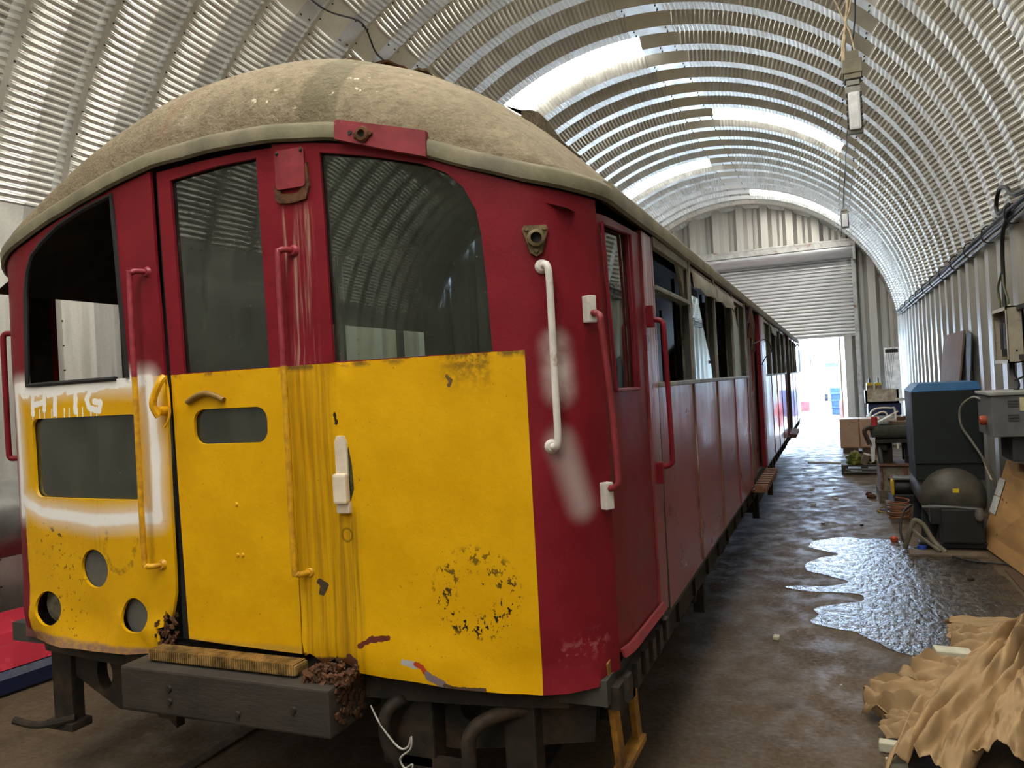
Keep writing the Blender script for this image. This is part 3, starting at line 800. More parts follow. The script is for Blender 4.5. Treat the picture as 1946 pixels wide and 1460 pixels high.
# ------------------------------------------------------------------ roof and gutter
def zfull(x):
    w = HWR if x >= 0 else HWL
    t = min(abs(x)/w, 1.0)*1.325
    return 2.225+(sqrt(1.554**2-t*t)-sqrt(1.554**2-1.325**2))
def m_roof():
    b = NB('weathered_canvas_roof'); v = b.pos(); x, y, z = b.sep(v)
    n1 = b.noise(v, 2.4, 6, .6); n2 = b.noise(v, 24, 5, .65); n3 = b.noise(v, 85, 3, .6)
    c = b.mix(b.ramp(n1, .3, .7), (.155, .124, .076), (.245, .20, .132))
    c = b.mix(b.ramp(n2, .42, .62, 0, .7), c, (.13, .103, .063))
    c = b.mix(b.ramp(n3, .35, .75, 0, .35), c, (.27, .222, .15))
    # grey-green lichen band over the middle joint
    xx = b.mth('SUBTRACT', x, XC)
    w = b.mth('MULTIPLY', b.mth('SUBTRACT', n2, .5), .05)
    band = b.mth('MULTIPLY', b.ramp(b.mth('ADD', xx, w), .36, .385), b.ramp(b.mth('ADD', xx, w), .50, .52, 1, 0))
    band = b.mth('MULTIPLY', band, b.ramp(y, 3.0, 2.8))
    c = b.mix(b.mth('MULTIPLY', band, b.ramp(b.noise(v, 30, 5, .7), .3, .6, .95, .55)), c, (.105, .095, .055))
    lich = b.mth('MULTIPLY', b.ramp(b.noise(v, 34, 4, .6), .60, .66), b.ramp(b.vor(v, 14), .2, .5, 1, 0))
    near = b.ramp(b.vm('DISTANCE', b.comb(xx, b.mth('MULTIPLY', y, .6), 0.0), (.38, 1.42, 0)), .12, .4, 1, 0)
    c = b.mix(b.mth('MULTIPLY', lich, b.mth('ADD', near, .25)), c, (.52, .48, .36))
    st = b.mth('MULTIPLY', b.ramp(b.mth('SUBTRACT', xx, b.mth('MULTIPLY', y, .6)), -1.55, -1.53), b.ramp(b.mth('SUBTRACT', xx, b.mth('MULTIPLY', y, .6)), -1.50, -1.48, 1, 0))
    c = b.mix(b.mth('MULTIPLY', st, b.mth('MULTIPLY', .35, b.ramp(y, 2.6, 2.45))), c, (.20, .12, .075))
    return b.pbr(c, .88, 0, b.bump(b.mth('ADD', b.mth('MULTIPLY', n2, .7), b.mth('ADD', b.mth('MULTIPLY', n3, .5), n1)), .6, .02), spec=.2)
M_ROOF = m_roof()
M_GUT = simple('mossy_gutter_strip', (.155, .135, .086), .75, 0, .3, 6, .4, 45, dirt=(.12, .115, .06), dirt_amt=.6)
def roof_pt(xo, y, off=0.0):
    w = HWR if xo >= 0 else HWL
    k = abs(xo)/w
    # front edge of the roof follows the body outline
    s0, ww, bb = half(1 if xo >= 0 else -1); a = abs(xo)
    yf = YF+.075*(a/s0)**2 if a <= s0 else YF+.075+bb*(1-sqrt(max(0, 1-((a-s0)/(ww-s0))**2)))
    t = (y-yf)/.62; g = 1.0 if t >= 1 else sqrt(max(0, 1-(1-max(t, 0))**2))
    zg = gz(xo)+.05
    z = zg+(max(zfull(xo), zg)-zg)*g
    # sagging, wrinkled cover
    z += .012*mnoise.noise(Vector((xo*2.2, y*1.7, 5)))*g*(1-k**4)
    if y < 3.4: z += .020*g*max(0, mnoise.noise(Vector((xo*3.1+4, y*6, 2))))*(1-k**4)
    return Vector((XC+xo, y, z+off)), yf
def roof_mesh(off, yend):
    bm = B(); nx = 56; rows = []
    ts = [0, .004, .012, .025, .045, .07, .10, .14, .19, .25, .32, .40, .5, .62, .78, .95, 1.2, 1.6, 2.1, 2.8, 3.6, 4.5, 5.5, 6.5, 7.5, 8.5, 9.5, 10.5, 11.5, 12.5, 13.5, 14.5]
    for t in ts:
        row = []
        for i in range(nx+1):
            q = -1+2*i/nx; q = sin(q*pi/2)
            xo = q*(HWR+.012 if q >= 0 else HWL+.012)
            xo_c = max(-HWL, min(HWR, xo)); _, yf = roof_pt(xo_c, 0)
            y = yf-.010+t*(yend-yf)/14.5
            p, _ = roof_pt(xo_c, y+.010, off); p.x = XC+xo; p.y = y
            row.append(bm.verts.new(p))
        rows.append(row)
    for a, b_ in zip(rows[:-1], rows[1:]):
        for i in range(nx): bm.faces.new((a[i], b_[i], b_[i+1], a[i+1]))
    bmesh.ops.recalc_face_normals(bm, faces=bm.faces)
    return bm
bm = roof_mesh(0, T_END)
top_out = bm.faces[:][len(bm.faces)//2].normal.z
if top_out < 0: bmesh.ops.reverse_faces(bm, faces=bm.faces)
ge = bmesh.ops.solidify(bm, geom=bm.faces[:], thickness=.03)
roof = part('roof', bm, M_ROOF, None, 40, 'dusty canvas-covered domed roof')
# inner lining
def lining():
    bm = B(); rows = []
    for y in (2.25, 2.5, 3, 5, 8, 11, 14, T_END-.05):
        rows.append([bm.verts.new((XC+xo*.955, y, min(roof_pt(xo, max(y, 2.2))[0].z-.10, 2.82))) for xo in [(-1.45+i*2.775/20) for i in range(21)]])
    for a, b_ in zip(rows[:-1], rows[1:]):
        for i in range(20): bm.faces.new((a[i], a[i+1], b_[i+1], b_[i]))
    return bm
part('ceiling_lining', lining(), M_INT, None, 40)
# gutter strip: front run and both sides
def gutter(s0, s1, step, name, h0=-.004, h1=.056, off=.022, label=None):
    bm = B(); n = max(2, int(abs(s1-s0)/step)); rows = []
    for i in range(n+1):
        s = s0+(s1-s0)*i/n; x, y, nx, ny = plan(s); z = gzs(s)
        wv = .004*mnoise.noise(Vector((s*6, 2, 1)))
        row = []
        for o, dz in ((0, h0+.012), (off*.5, h0+.002+wv), (off, h0+.010+wv), (off+.002, h1-.012), (off*.55, h1+.004), (-.01, h1+.012)):
            row.append(bm.verts.new((XC+x+nx*o, y+ny*o, z+dz)))
        rows.append(row)
    for a, b_ in zip(rows[:-1], rows[1:]):
        for j in range(5): bm.faces.new((a[j], b_[j], b_[j+1], a[j+1]))
    bm.faces.new(rows[0]); bm.faces.new(list(reversed(rows[-1])))
    bmesh.ops.recalc_face_normals(bm, faces=bm.faces)
    return part(name, bm, M_GUT, None, 45, label)
gutter(-SCL-.02, .53, .05, 'gutter_strip', label='front drip strip left of the lamp plate')
gutter(.83, SCR+.01, .05, 'gutter_strip')
gutter(SCR, sy(T_END), .25, 'gutter_strip', h1=.07)
gutter(-SCL, sy(T_END, -1), .4, 'gutter_strip')
# red lamp plate interrupting the strip
bm = B(); sheet(bm, [(.520, gz(.52)-.002), (.68, gz(.68)-.004), (.838, gz(.83)-.004), (.840, gz(.83)+.078), (.68, gz(.68)+.072), (.522, gz(.52)+.062)], [], fmap_off(.032), .045, .08)
lp = part('lamp_plate', bm, M_REDOLD, None, 30, 'red plate with an empty lamp fixing above the right windscreen')
p, n = FM0(.625, gz(.625)+.030); p = Vector(p)+Vector(n)*.032; n = Vector(n)
bm = B(); tv = Vector((-n.y, n.x, 0))
lathe(bm, [(.011, .0), (.024, 0), (.026, .006), (.022, .014), (.013, .016), (.011, .004)], p, n, 16)
for sg in (-1, 1): cyl(bm, p+tv*sg*.026, p+tv*sg*.026+n*.008, .010, .008, 10)
part('lamp_fixing', bm, M_RUST, lp, 40)
bm = B(); cyl(bm, p, p+n*.004, .011, None, 12); part('fixing_hole', bm, M_RUBBER, lp)
q, n2 = FM0(.578, gz(.578)+.028); q = Vector(q)+Vector(n2)*.0325; bm = B(); cyl(bm, q, q+Vector(n2)*.002, .008, None, 10); part('cable_hole', bm, M_RUBBER, lp)
# torn flaps of roof cover along the crown
rnd = random.Random(4)
for i, (xo, y, L, w, ang) in enumerate(((-.42, 2.50, .34, .035, .15), (-.30, 2.55, .22, .03, .35), (.28, 2.62, .16, .05, -.1), (.42, 2.66, .20, .06, .1), (.56, 2.68, .12, .04, -.2), (-.55, 2.44, .14, .05, .5))):
    bm = B(); vs = []
    for a in range(7):
        t = a/6; xx = xo+L*(t-.5)*cos(ang); yy = y+L*(t-.5)*sin(ang)
        p0, _ = roof_pt(xx, yy); p1, _ = roof_pt(xx, yy+w)
        lift = .035*sin(pi*t)*(.6+.4*rnd.random())
        vs.append((bm.verts.new(p0+Vector((0, 0, .004+lift))), bm.verts.new(p1+Vector((0, .01, .006))), bm.verts.new(p0+Vector((0, .004, -.004+lift)))))
    for a, b_ in zip(vs[:-1], vs[1:]):
        bm.faces.new((a[0], b_[0], b_[1], a[1])); bm.faces.new((a[2], b_[2], b_[0], a[0]))
    part('torn_roof_flap', bm, M_ROOF if i % 2 == 0 else M_RUST, roof)
# lifted corner of the cover near the right shoulder
bm = B(); vs = []
for a in range(9):
    t = a/8; xo = .98+.05*t; y = 2.62+.55*t
    p0, _ = roof_pt(xo, y); p1, _ = roof_pt(xo-.06, y)
    vs.append((bm.verts.new(p0+Vector((.01, 0, .045*sin(pi*min(1, t*1.4+.1))+.005))), bm.verts.new(p1+Vector((0, 0, .004))), bm.verts.new(p0+Vector((.004, 0, -.006)))))
for a, b_ in zip(vs[:-1], vs[1:]):
    bm.faces.new((a[0], b_[0], b_[1], a[1])); bm.faces.new((a[2], b_[2], b_[0], a[0]))
part('torn_roof_flap', bm, M_ROOF, roof)

# ------------------------------------------------------------------ right side
def SIDE(y): return sy(y)
# cab side door
d0, d1 = sy(2.40), sy(2.955)
cw = [(sy(2.475), 1.590), (sy(2.80), 1.588), (sy(2.775), 2.155), (sy(2.43), 2.135)]
cdo = [(d0+.004, .745), (sy(2.55), .748), (d1-.004, .742), (d1-.004, 2.185), (d0+.004, 2.165)]
cd = shsheet('cab_side_door', cdo, [cw], M_RED, -.008, .012, .08, label='maroon cab side door with a narrow window')
shsheet('window_pane', [(sy(2.455), 1.575), (sy(2.82), 1.575), (sy(2.80), 2.17), (sy(2.41), 2.15)], [], M_GLASS, -.021, .006, .2, parent=cd)
bm = B()
for (a, b_) in ((cw[0], cw[1]), (cw[1], cw[2]), (cw[2], cw[3]), (cw[3], cw[0])):
    tube(bm, [FM0(*a)[0], FM0(*b_)[0]], .006, 6, 1)
part('window_moulding', bm, M_RED, cd, 40)
bm = B(); sheet(bm, [(d0+.004, .735), (d1+.02, .728), (d1+.02, .752), (d0+.004, .76)], [], lambda u, v: (tuple(Vector(FM0(u, v)[0])+Vector(FM0(u, v)[1])*(.006+(.76-v)*.45)), FM0(u, v)[1]), .010, .06); part('kick_strip', bm, M_REDOLD, cd, 40)
# pillar strip behind the cab door
shsheet('door_pillar', [(sy(2.965), .70), (sy(3.10), .70), (sy(3.13), 1.60), (sy(3.13), 2.20), (sy(2.965), 2.20)], [], M_SIDE, .0, .035, .15)
bm = B(); tube(bm, [FM0(sy(3.03), 1.60)[0], FM0(sy(3.03), .71)[0]], .006, 6, 1)
# saloon bays: (y0, y1) of waist panels with windows in them
WIN_Z0, WIN_Z1 = 1.600, 2.185
def bay(y0, y1, wins, sign, mat, deep=True):
    hl = [rrect(sy(a, sign), sy(b_, sign), WIN_Z0+.004, z1, .012) if sign > 0 else rrect(sy(b_, sign), sy(a, sign), WIN_Z0+.004, z1, .012) for a, b_, z1 in wins]
    o = [(sy(y0, sign), .68), (sy(y1, sign), .68), (sy(y1, sign), 2.20), (sy(y0, sign), 2.20)]
    if sign < 0: o = list(reversed(o))
    return shsheet('side_panel', o, hl, mat, 0, .03, .3, back=M_INT)
bay(3.135, 6.70, [(3.16, 3.955, 2.18), (4.02, 4.83, 2.18), (4.885, 5.72, 2.18), (5.80, 6.60, 2.17)], 1, M_SIDE)
bay(8.45, 12.25, [(8.55, 9.35, 2.17), (9.43, 10.25, 2.17), (10.33, 11.15, 2.17), (11.23, 12.1, 2.17)], 1, M_SIDE)
bay(13.45, T_END-.35, [(13.55, 14.4, 2.17), (14.48, 15.35, 2.17), (15.43, 16.2, 2.17)], 1, M_SIDE)
XS = XC+HWR
for y in (3.985, 4.855, 5.76, 6.65, 8.50, 9.39, 10.29, 11.19, 12.18, 13.5, 14.44, 15.39):
    bm = B(); bx(bm, XS-.045, XS+.012, y-.022, y+.022, 1.60, 2.21, .004); part('window_pillar', bm, M_ALU)
    bm = B(); bx(bm, XS-.002, XS+.006, y-.016, y+.016, .69, 1.597, .002); part('cover_strip', bm, M_SIDE if y > 4.9 else M_BROWN)
bm = B(); bx(bm, XS-.03, XS+.014, 3.14, 6.68, 1.585, 1.606, .005); part('window_sill', bm, M_ALU)
bm = B(); bx(bm, XS-.03, XS+.014, 8.46, 12.24, 1.585, 1.606, .005); part('window_sill', bm, M_ALU)
bm = B(); bx(bm, XS-.03, XS+.014, 13.46, T_END-.36, 1.585, 1.606, .005); part('window_sill', bm, M_ALU)
# ventilator boards hanging open above the second and third windows
for y0, y1 in ((4.015, 4.835), (4.88, 5.725), (9.43, 10.25)):
    bm = B(); vs = []
    for i in range(7):
        y = y0+(y1-y0)*i/6; sag = .006*sin(i*1.7)
        vs.append([bm.verts.new((XS-.01, y, 2.205)), bm.verts.new((XS+.028, y, 2.15)), bm.verts.new((XS+.034+sag, y, 2.075+sag)), bm.verts.new((XS+.026+sag, y, 2.073+sag)), bm.verts.new((XS+.018, y, 2.15)), bm.verts.new((XS-.02, y, 2.20))])
    for a, b_ in zip(vs[:-1], vs[1:]):
        for j in range(6): bm.faces.new((a[j], a[(j+1) % 6], b_[(j+1) % 6], b_[j]))
    bm.faces.new(vs[0]); bm.faces.new(list(reversed(vs[-1]))); bmesh.ops.recalc_face_normals(bm, faces=bm.faces)
    part('ventilator_board', bm, M_VAL, None, 40)
bm = B(); bx(bm, XS-.02, XS+.006, 3.16, 3.97, 2.165, 2.205); part('ventilator_board', bm, M_VAL)
bm = B(); bx(bm, XS-.03, XS+.012, 3.15, 4.02, 1.985, 2.005, .004); part('window_rail', bm, M_ALU)
bm = B(); prism(bm, [(3.75, 2.20), (3.97, 2.20), (3.97, 1.98), (3.92, 2.05), (3.86, 2.12)], XS-.03, XS-.015, Matrix(((0, 0, 1, 0), (1, 0, 0, 0), (0, 1, 0, 0), (0, 0, 0, 1)))); part('corner_gusset', bm, M_VAL)
# remaining panes
for a, b_, g in ((5.80, 6.60, M_GLASSG), (8.55, 9.35, M_GLASSG), (10.33, 11.15, M_GLASS), (11.23, 12.1, M_GLASSG), (13.55, 14.4, M_GLASS), (14.48, 15.35, M_GLASSG), (15.43, 16.2, M_GLASS)):
    bm = B(); bx(bm, XS-.024, XS-.018, a-.01, b_+.01, 1.59, 2.18); part('window_pane', bm, g)
# passenger doorways: posts and recessed leaves
def leaf(y0, y1, mat, off, win=True, z1=2.19):
    bm = B()
    o = [(sy(y0), .70), (sy(y1), .70), (sy(y1), z1), (sy(y0), z1)]
    hl = [rrect(sy(y0+.12), sy(y1-.12), 1.45, 2.08, .05)] if win else []
    sheet(bm, o, hl, fmap_off(off), .03, .3); lf = part('passenger_door', bm, mat, None, 30)
    if win:
        bm = B(); bx(bm, XS+off-.022, XS+off-.016, y0+.10, y1-.10, 1.43, 2.10); part('window_pane', bm, M_GLASSG, lf)
    return lf
leaf(6.72, 7.28, M_BROWN, -.02, False); leaf(7.30, 7.92, M_SIDE, -.05)
leaf(12.27, 12.85, M_SIDE, -.04); leaf(12.87, 13.43, M_BROWN, -.04, False)
leaf(T_END-.34, T_END-.02, M_SIDE, -.02, False)
for y0, y1 in ((7.94, 8.06), (8.10, 8.44), (12.26, 12.30)):
    bm = B(); bx(bm, XS-.03, XS+.014, y0, y1, .69, 2.20, .006); part('door_post', bm, M_RED if y0 != 8.10 else M_SIDE)
# torn brown skin hanging over the first doorway
bm = B(); vs = []
for i in range(9):
    t = i/8; y = 6.70+.52*t
    zb = 2.14-.30*t+.05*sin(i*2.1)
    vs.append([bm.verts.new((XS+.016+.012*sin(i*1.3), y, 2.20)), bm.verts.new((XS+.03+.015*cos(i*1.9), y, (2.2+zb)/2)), bm.verts.new((XS+.022+.02*sin(i*2.3), y, zb-.1))])
for a, b_ in zip(vs[:-1], vs[1:]):
    for j in range(2): bm.faces.new((a[j], a[j+1], b_[j+1], b_[j]))
bmesh.ops.solidify(bm, geom=bm.faces[:], thickness=.004); part('torn_skin', bm, M_BROWN, None, 30)
bm = B(); tube(bm, [(XS+.02, 6.9, 1.86), (XS+.10, 7.5, 1.93), (XS+.11, 8.0, 1.84), (XS+.06, 7.95, 1.78), (XS+.02, 7.9, 1.70)], .006, 6); part('loose_wire', bm, M_IRON)
bm = B(); tube(bm, [(XS+.01, T_END-1.6, 2.1), (XS+.07, T_END-2.2, 2.13), (XS+.10, T_END-2.4, 2.08)], .012, 6); part('door_arm', bm, M_IRON)

# ------------------------------------------------------------------ left side (seen through the windows)
bayL = [(3.05, 6.70, [(3.16, 3.955, 2.18), (4.02, 4.83, 2.18), (4.885, 5.72, 2.18), (5.80, 6.60, 2.18)]), (7.9, 12.25, [(8.55, 9.35, 2.17), (9.43, 10.25, 2.17), (10.33, 11.15, 2.17), (11.23, 12.1, 2.17)]), (13.45, T_END, [(13.55, 14.4, 2.17), (14.48, 15.35, 2.17), (15.43, 16.2, 2.17)])]
for y0, y1, w in bayL: bay(y0, y1, w, -1, M_SIDE)
for y in (2.47, 2.98):
    bm = B(); bx(bm, XC-HWL, XC-HWL+.04, y-.035 if y > 2.8 else y-.05, y+.06, .69, 2.2, .004); part('door_post', bm, M_IRON)
o = [(sy(2.62, -1), .74), (sy(3.0, -1), .74), (sy(3.0, -1), 1.45), (sy(2.62, -1), 1.45)]
shsheet('cab_side_door', list(reversed(o)), [], M_SIDE, -.012, .035, .2, label='lower leaf of the far cab side door')

# ------------------------------------------------------------------ cab and saloon inside
bm = B(); bx(bm, XC-HWL+.03, XC+HWR-.03, 2.28, T_END, .62, .70); part('floor', bm, M_INT)
bm = B(); mp = lambda u, v: ((XC+u, 3.12, v), (0, -1, 0))
sheet(bm, [(-1.38, .70), (1.26, .70), (1.26, 2.22), (.9, 2.58), (.4, 2.80), (-.4, 2.80), (-.9, 2.6), (-1.38, 2.25)], [[(-.30, .74), (.26, .74), (.26, 2.30), (-.30, 2.30)], [(-1.2, 1.62), (-.6, 1.62), (-.6, 2.28), (-1.2, 2.2)]], mp, .04, .3); part('bulkhead', bm, M_INT2)
bm = B(); bx(bm, XC+.42, XC+1.10, 2.30, 2.62, .70, 1.55, .02); bx(bm, XC+.50, XC+.78, 2.36, 2.52, 1.55, 1.66, .01); part('driving_desk', bm, M_INT2)
for y in (3.5, 5.2, 6.9, 8.3, 10.2, 12.0, 14.0):
    for x in (-.45, .45):
        bm = B(); cyl(bm, (XC+x, y, .70), (XC+x, y, 2.68), .018, None, 8); part('grab_pole', bm, M_IRON)
for y0, y1 in ((3.2, 6.6), (8.6, 12.1)):
    for sg in (-1, 1):
        bm = B(); X = XC+sg*(1.0); bx(bm, X-.24, X+.24, y0, y1, .70, 1.12, .03); bx(bm, X+sg*.16, X+sg*.26, y0, y1, 1.12, 1.48, .03); part('bench_seat', bm, M_INT)
for y in (6.75, 8.35):
    bm = B(); bx(bm, XC+.75, XC+1.28, y-.02, y+.02, .7, 2.25, .01); part('draught_screen', bm, M_INT)
# broken pane left in the second window
bm = B(); prism(bm, [(4.03, 1.602), (4.76, 1.602), (4.62, 1.75), (4.50, 1.86), (4.36, 2.0), (4.30, 2.09), (4.03, 2.09)], XS-.012, XS-.006, Matrix(((0, 0, 1, 0), (1, 0, 0, 0), (0, 1, 0, 0), (0, 0, 0, 1)))); part('broken_pane', bm, M_GLASS)
bm = B(); tube(bm, [(XC-1.15, 2.40, 1.31), (XC-.8, 2.36, 1.305), (XC-.42, 2.33, 1.30)], .010, 6); tube(bm, [(XC-.85, 2.37, 1.305), (XC-.70, 2.36, 1.305)], .02, 8, 1); part('turnbuckle_rod', bm, simple('rusty_rod', (.16, .085, .035), .6, .3))
bm = B(); bx(bm, XC-.90, XC-.84, 2.42, 2.45, 1.28, 1.56); part('cab_fitting', bm, simple('pale_fitting', (.45, .45, .42), .5))
bm = B(); sheet(bm, [(-.45, .72), (-.35, .72), (-.35, 1.25), (-.42, 1.25)], [], fmap_off(-.2), .01, .3); part('inner_lining', bm, M_INT)
bm = B(); mp2 = lambda u, v: ((XC+u, 2.42, v), (0, -1, 0)); sheet(bm, [(-1.36, .70), (-.30, .70), (-.30, 1.16), (-1.36, 1.16)], [], mp2, .02, .3); part('kick_board', bm, M_INT)
# ------------------------------------------------------------------ carriage: rails, catches, underframe
def m_railpaint():
    b = NB('two_tone_rail_paint'); v = b.pos(); x, y, z = b.sep(v)
    n = b.noise(v, 30, 4)
    red = b.mix(b.ramp(n, .3, .7), (.20, .014, .028), (.30, .035, .045))
    yel = b.mix(b.ramp(n, .3, .7), (.42, .20, .006), (.66, .35, .006))
    return b.pbr(b.mix(b.ramp(z, 1.728, 1.734), yel, red), .42)
M_RAIL2 = m_railpaint()
def at(s, z, o=0.0):
    p, n = FM0(s, z); return Vector(p)+Vector(n)*o
def handrail(s, z0, z1, so, r, mat, label=None, ds=0.0, feet=True):
    bm = B(); k = .05
    pts = [at(s+ds, z1, -.005), at(s+ds*.6, z1+.002, so*.55), at(s+ds*.2, z1-.005, so*.92), at(s, z1-k, so), at(s, (z0+z1)/2, so), at(s, z0+k, so), at(s+ds*.2, z0+.005, so*.92), at(s+ds*.6, z0, so*.55), at(s+ds, z0, -.005)]
    tube(bm, pts, r, 10, 5)
    o = part('handrail', bm, mat, None, 60, label)
    for z in (z0, z1):
        bm = B(); p = at(s+ds, z); n = at(s+ds, z, 1)-p
        lathe(bm, [(0, .012), (r*1.3, .012), (r*1.9, .004), (r*2.0, 0)], p, n, 14); part('rail_foot', bm, mat, o, 40)
    return o
handrail(-.385, 1.03, 2.12, .052, .0105, M_RAIL2, 'grab rail left of the middle door', .035)
handrail(.292, 1.03, 2.12, .050, .0105, M_RAIL2, 'grab rail right of the middle door', .028)
handrail(sx(1.185), 1.43, 1.985, .042, .0115, M_WHITE, 'white-sprayed grab rail on the front corner', -.012)
def siderail(s, z0, z1, mat, plate, out=.062, label=None):
    bm = B()
    tube(bm, [at(s, z1, .01), at(s, z1, out*.6), at(s, z1-.012, out*.93), at(s, z1-.05, out), at(s+.02, (z0+z1)/2, out), at(s+.03, z0+.05, out), at(s+.03, z0+.012, out*.93), at(s+.03, z0, out*.6), at(s+.03, z0, .01)], .0105, 10, 5)
    o = part('handrail', bm, mat, None, 60, label)
    for z, dz in ((z1+.015, .05), (z0-.025, .05)):
        bm = B(); p = at(s+(.03 if z < 1.5 else 0), z, .012); n = (at(s, z, 1)-at(s, z)).normalized(); tv = Vector((-n.y, n.x, 0))
        R = Matrix((n, tv, Vector((0, 0, 1)))).transposed(); box(bm, p, (.03, .035, dz*1.7), R, .004); part('rail_plate', bm, plate, o)
siderail(sy(2.335), 1.285, 1.835, M_REDOLD, M_WHITE, label='grab rail ahead of the cab side door')
siderail(sy(2.995), 1.275, 1.85, M_RED, M_RED, label='grab rail behind the cab side door')
for z0, z1 in ((1.42, 1.98),):
    handrail(sx(-1.40), z0, z1, .06, .0125, M_RED, 'grab rail on the far front corner', 0)
# triangular lamp bracket
p = at(sx(1.16), 2.07); n = (at(sx(1.16), 2.07, 1)-p).normalized(); tv = Vector((-n.y, n.x, 0)).normalized()
Mb = Matrix((tv, Vector((0, 0, 1)), n)).transposed().to_4x4(); Mb.translation = p
bm = B(); prism(bm, [(-.040, .030), (-.034, .042), (.034, .042), (.040, .030), (.018, -.044), (0, -.054), (-.018, -.044)], 0, .012, Mb)
for q in ((-.028, .031), (.028, .031), (0, -.036)): cyl(bm, Mb @ Vector((*q, .012)), Mb @ Vector((*q, .02)), .007, None, 8)
lathe(bm, [(.016, .012), (.026, .012), (.026, .03), (.017, .034), (.016, .012)], p, n, 18); lb = part('lamp_bracket', bm, simple('pitted_brass', (.15, .11, .055), .6, .4, .4, 30, .5, 80), None, 40)
bm = B(); cyl(bm, p+n*.012, p+n*.016, .017, None, 16); part('socket', bm, M_RUBBER, lb)
# white catch on the right front sheet
p = at(.470, 1.37); n = (at(.47, 1.37, 1)-p).normalized(); tv = Vector((-n.y, n.x, 0)); Mb = Matrix((tv, Vector((0, 0, 1)), n)).transposed().to_4x4(); Mb.translation = p
bm = B(); prism(bm, [(-.022, -.03), (.022, -.03), (.022, .10), (.014, .118), (-.014, .118), (-.022, .10)], 0, .014, Mb); la = part('lamp_iron', bm, M_CREAM, None, 30, 'cream lamp iron on the yellow sheet')
bm = B(); box(bm, Mb @ Vector((0, -.055, .022)), (.052, .03, .10), Mb.to_3x3() @ Matrix(((1, 0, 0), (0, 0, 1), (0, -1, 0))), .010); part('iron_sleeve', bm, M_CREAM, la)
bm = B(); box(bm, Mb @ Vector((0, -.118, .010)), (.050, .04, .018), Mb.to_3x3(), .004); part('iron_foot', bm, M_CREAM, la)
bm = B(); prism(bm, [(.022, -.10), (.036, -.06), (.034, .02), (.026, .08), (.020, .09), (.020, -.10)], 0, .006, Mb); part('dark_edge_strip', bm, simple('dark_olive_line', (.05, .045, .015), .9, 0, .5, 60, .6, 90), la)  # dark olive strip along the right edge of the lamp iron

# coupling block in front, brass tread and crumbling rust
bm = B(); bx(bm, XC-.434, XC+.469, 2.0, 2.34, .540, .695, .008); cb = part('coupling_block', bm, M_BEAM, None, None, 'heavy grey-brown block under the middle door')
for x, z in ((-.20, .635), (.33, .620), (-.20, .59), (.10, .58)):
    bm = B(); lathe(bm, [(0, .008), (.010, .008), (.012, 0)], (XC+x, 2.0, z), (0, -1, 0), 10); part('bolt_head', bm, M_IRON, cb, 40)
bm = B(); prism(bm, [(-.36, 2.07), (.27, 2.07), (.305, 2.085), (.315, 2.10), (.30, 2.125), (-.36, 2.13)], .695, .712, Matrix.Translation((XC, 0, 0))); part('sill_plate', bm, M_IRON, cb)
bm = B()
for i in range(64):
    x = -.35+i*.0101; bx(bm, XC+x, XC+x+.006, 2.052, 2.118, .706, .742)
bx(bm, XC-.36, XC+.30, 2.055, 2.128, .700, .738, .012); part('brass_tread', bm, M_BRASS, cb, None, 'worn ribbed brass door tread')
bm = B(); rnd = random.Random(5)
for i in range(260):
    x = .33+rnd.random()*.17; y = 2.04+rnd.random()*.11; z = .695+rnd.random()**2*.060*max(.1, 1-abs(x-.42)*6); r = .003+rnd.random()**2*.010
    box(bm, (XC+x, y, z), (r*2, r, r*1.3), Matrix.Rotation(rnd.random()*6, 3, Vector((rnd.random(), rnd.random(), rnd.random())).normalized()))
for i in range(70):
    z = .55+rnd.random()*.14; r = .003+rnd.random()*.006; box(bm, (XC+.472, 2.03+rnd.random()*.15, z), (r, r*2, r*2), Matrix.Rotation(rnd.random()*6, 3, 'X'))
rc = part('rust_scale', bm, M_RUST); rc['kind'] = 'stuff'
bm = B(); rnd = random.Random(15)
for i in range(90):
    x = -.40+rnd.random()*.11; z = .69+rnd.random()*.13*(1+(x+.4)*2); r = .003+rnd.random()*.006
    box(bm, (XC+x, 2.115+rnd.random()*.03, z), (r, r, r*2.4), Matrix.Rotation(rnd.random()*2-1, 3, 'Y'))
rc = part('rust_scale', bm, M_RUST); rc['kind'] = 'stuff'
# headstock with its openings
bm = B(); mp = lambda u, v: ((XC+u, 2.33+.10*max(0, abs(u)-.9), v), (0, -1, 0))
sheet(bm, [(-1.22, .50), (-.85, .36), (-.50, .36), (.45, .40), (.75, .40), (1.22, .47), (1.24, .66), (-1.26, .66)], [ellipse(.80, .545, .040, .045), ellipse(-.93, .50, .05, .07)], mp, .05, .15); part('headstock', bm, M_UNDER)
bm = B(); sheet(bm, [(sx(-1.2), .60), (1.2, .60), (R_END+.2, .60), (R_END+.2, .69), (-1.3, .69)], [], fmap_off(-.05), .03, .2); part('skirt_lining', bm, M_UNDER)
bm = B(); bx(bm, XC-1.25, XC-1.13, 2.33, 2.39, .25, .62, .006); bx(bm, XC-1.27, XC-1.10, 2.30, 2.40, .24, .275, .006); tube(bm, [(XC-1.12, 2.33, .29), (XC-1.22, 2.24, .285), (XC-1.32, 2.20, .31)], .016, 8); part('guard_iron', bm, M_UNDER, None, None)
bm = B(); prism(bm, [(-.50, .54), (-.37, .54), (-.37, .40), (-.41, .43), (-.46, .43)], 2.18, 2.22, Matrix(((1, 0, 0, XC), (0, 0, 1, 0), (0, 1, 0, 0), (0, 0, 0, 1)))); part('hanger_bracket', bm, M_IRON)
bm = B(); bx(bm, XC+.94, XC+1.05, 2.28, 2.36, .10, .60, .008); part('guard_iron', bm, M_UNDER)
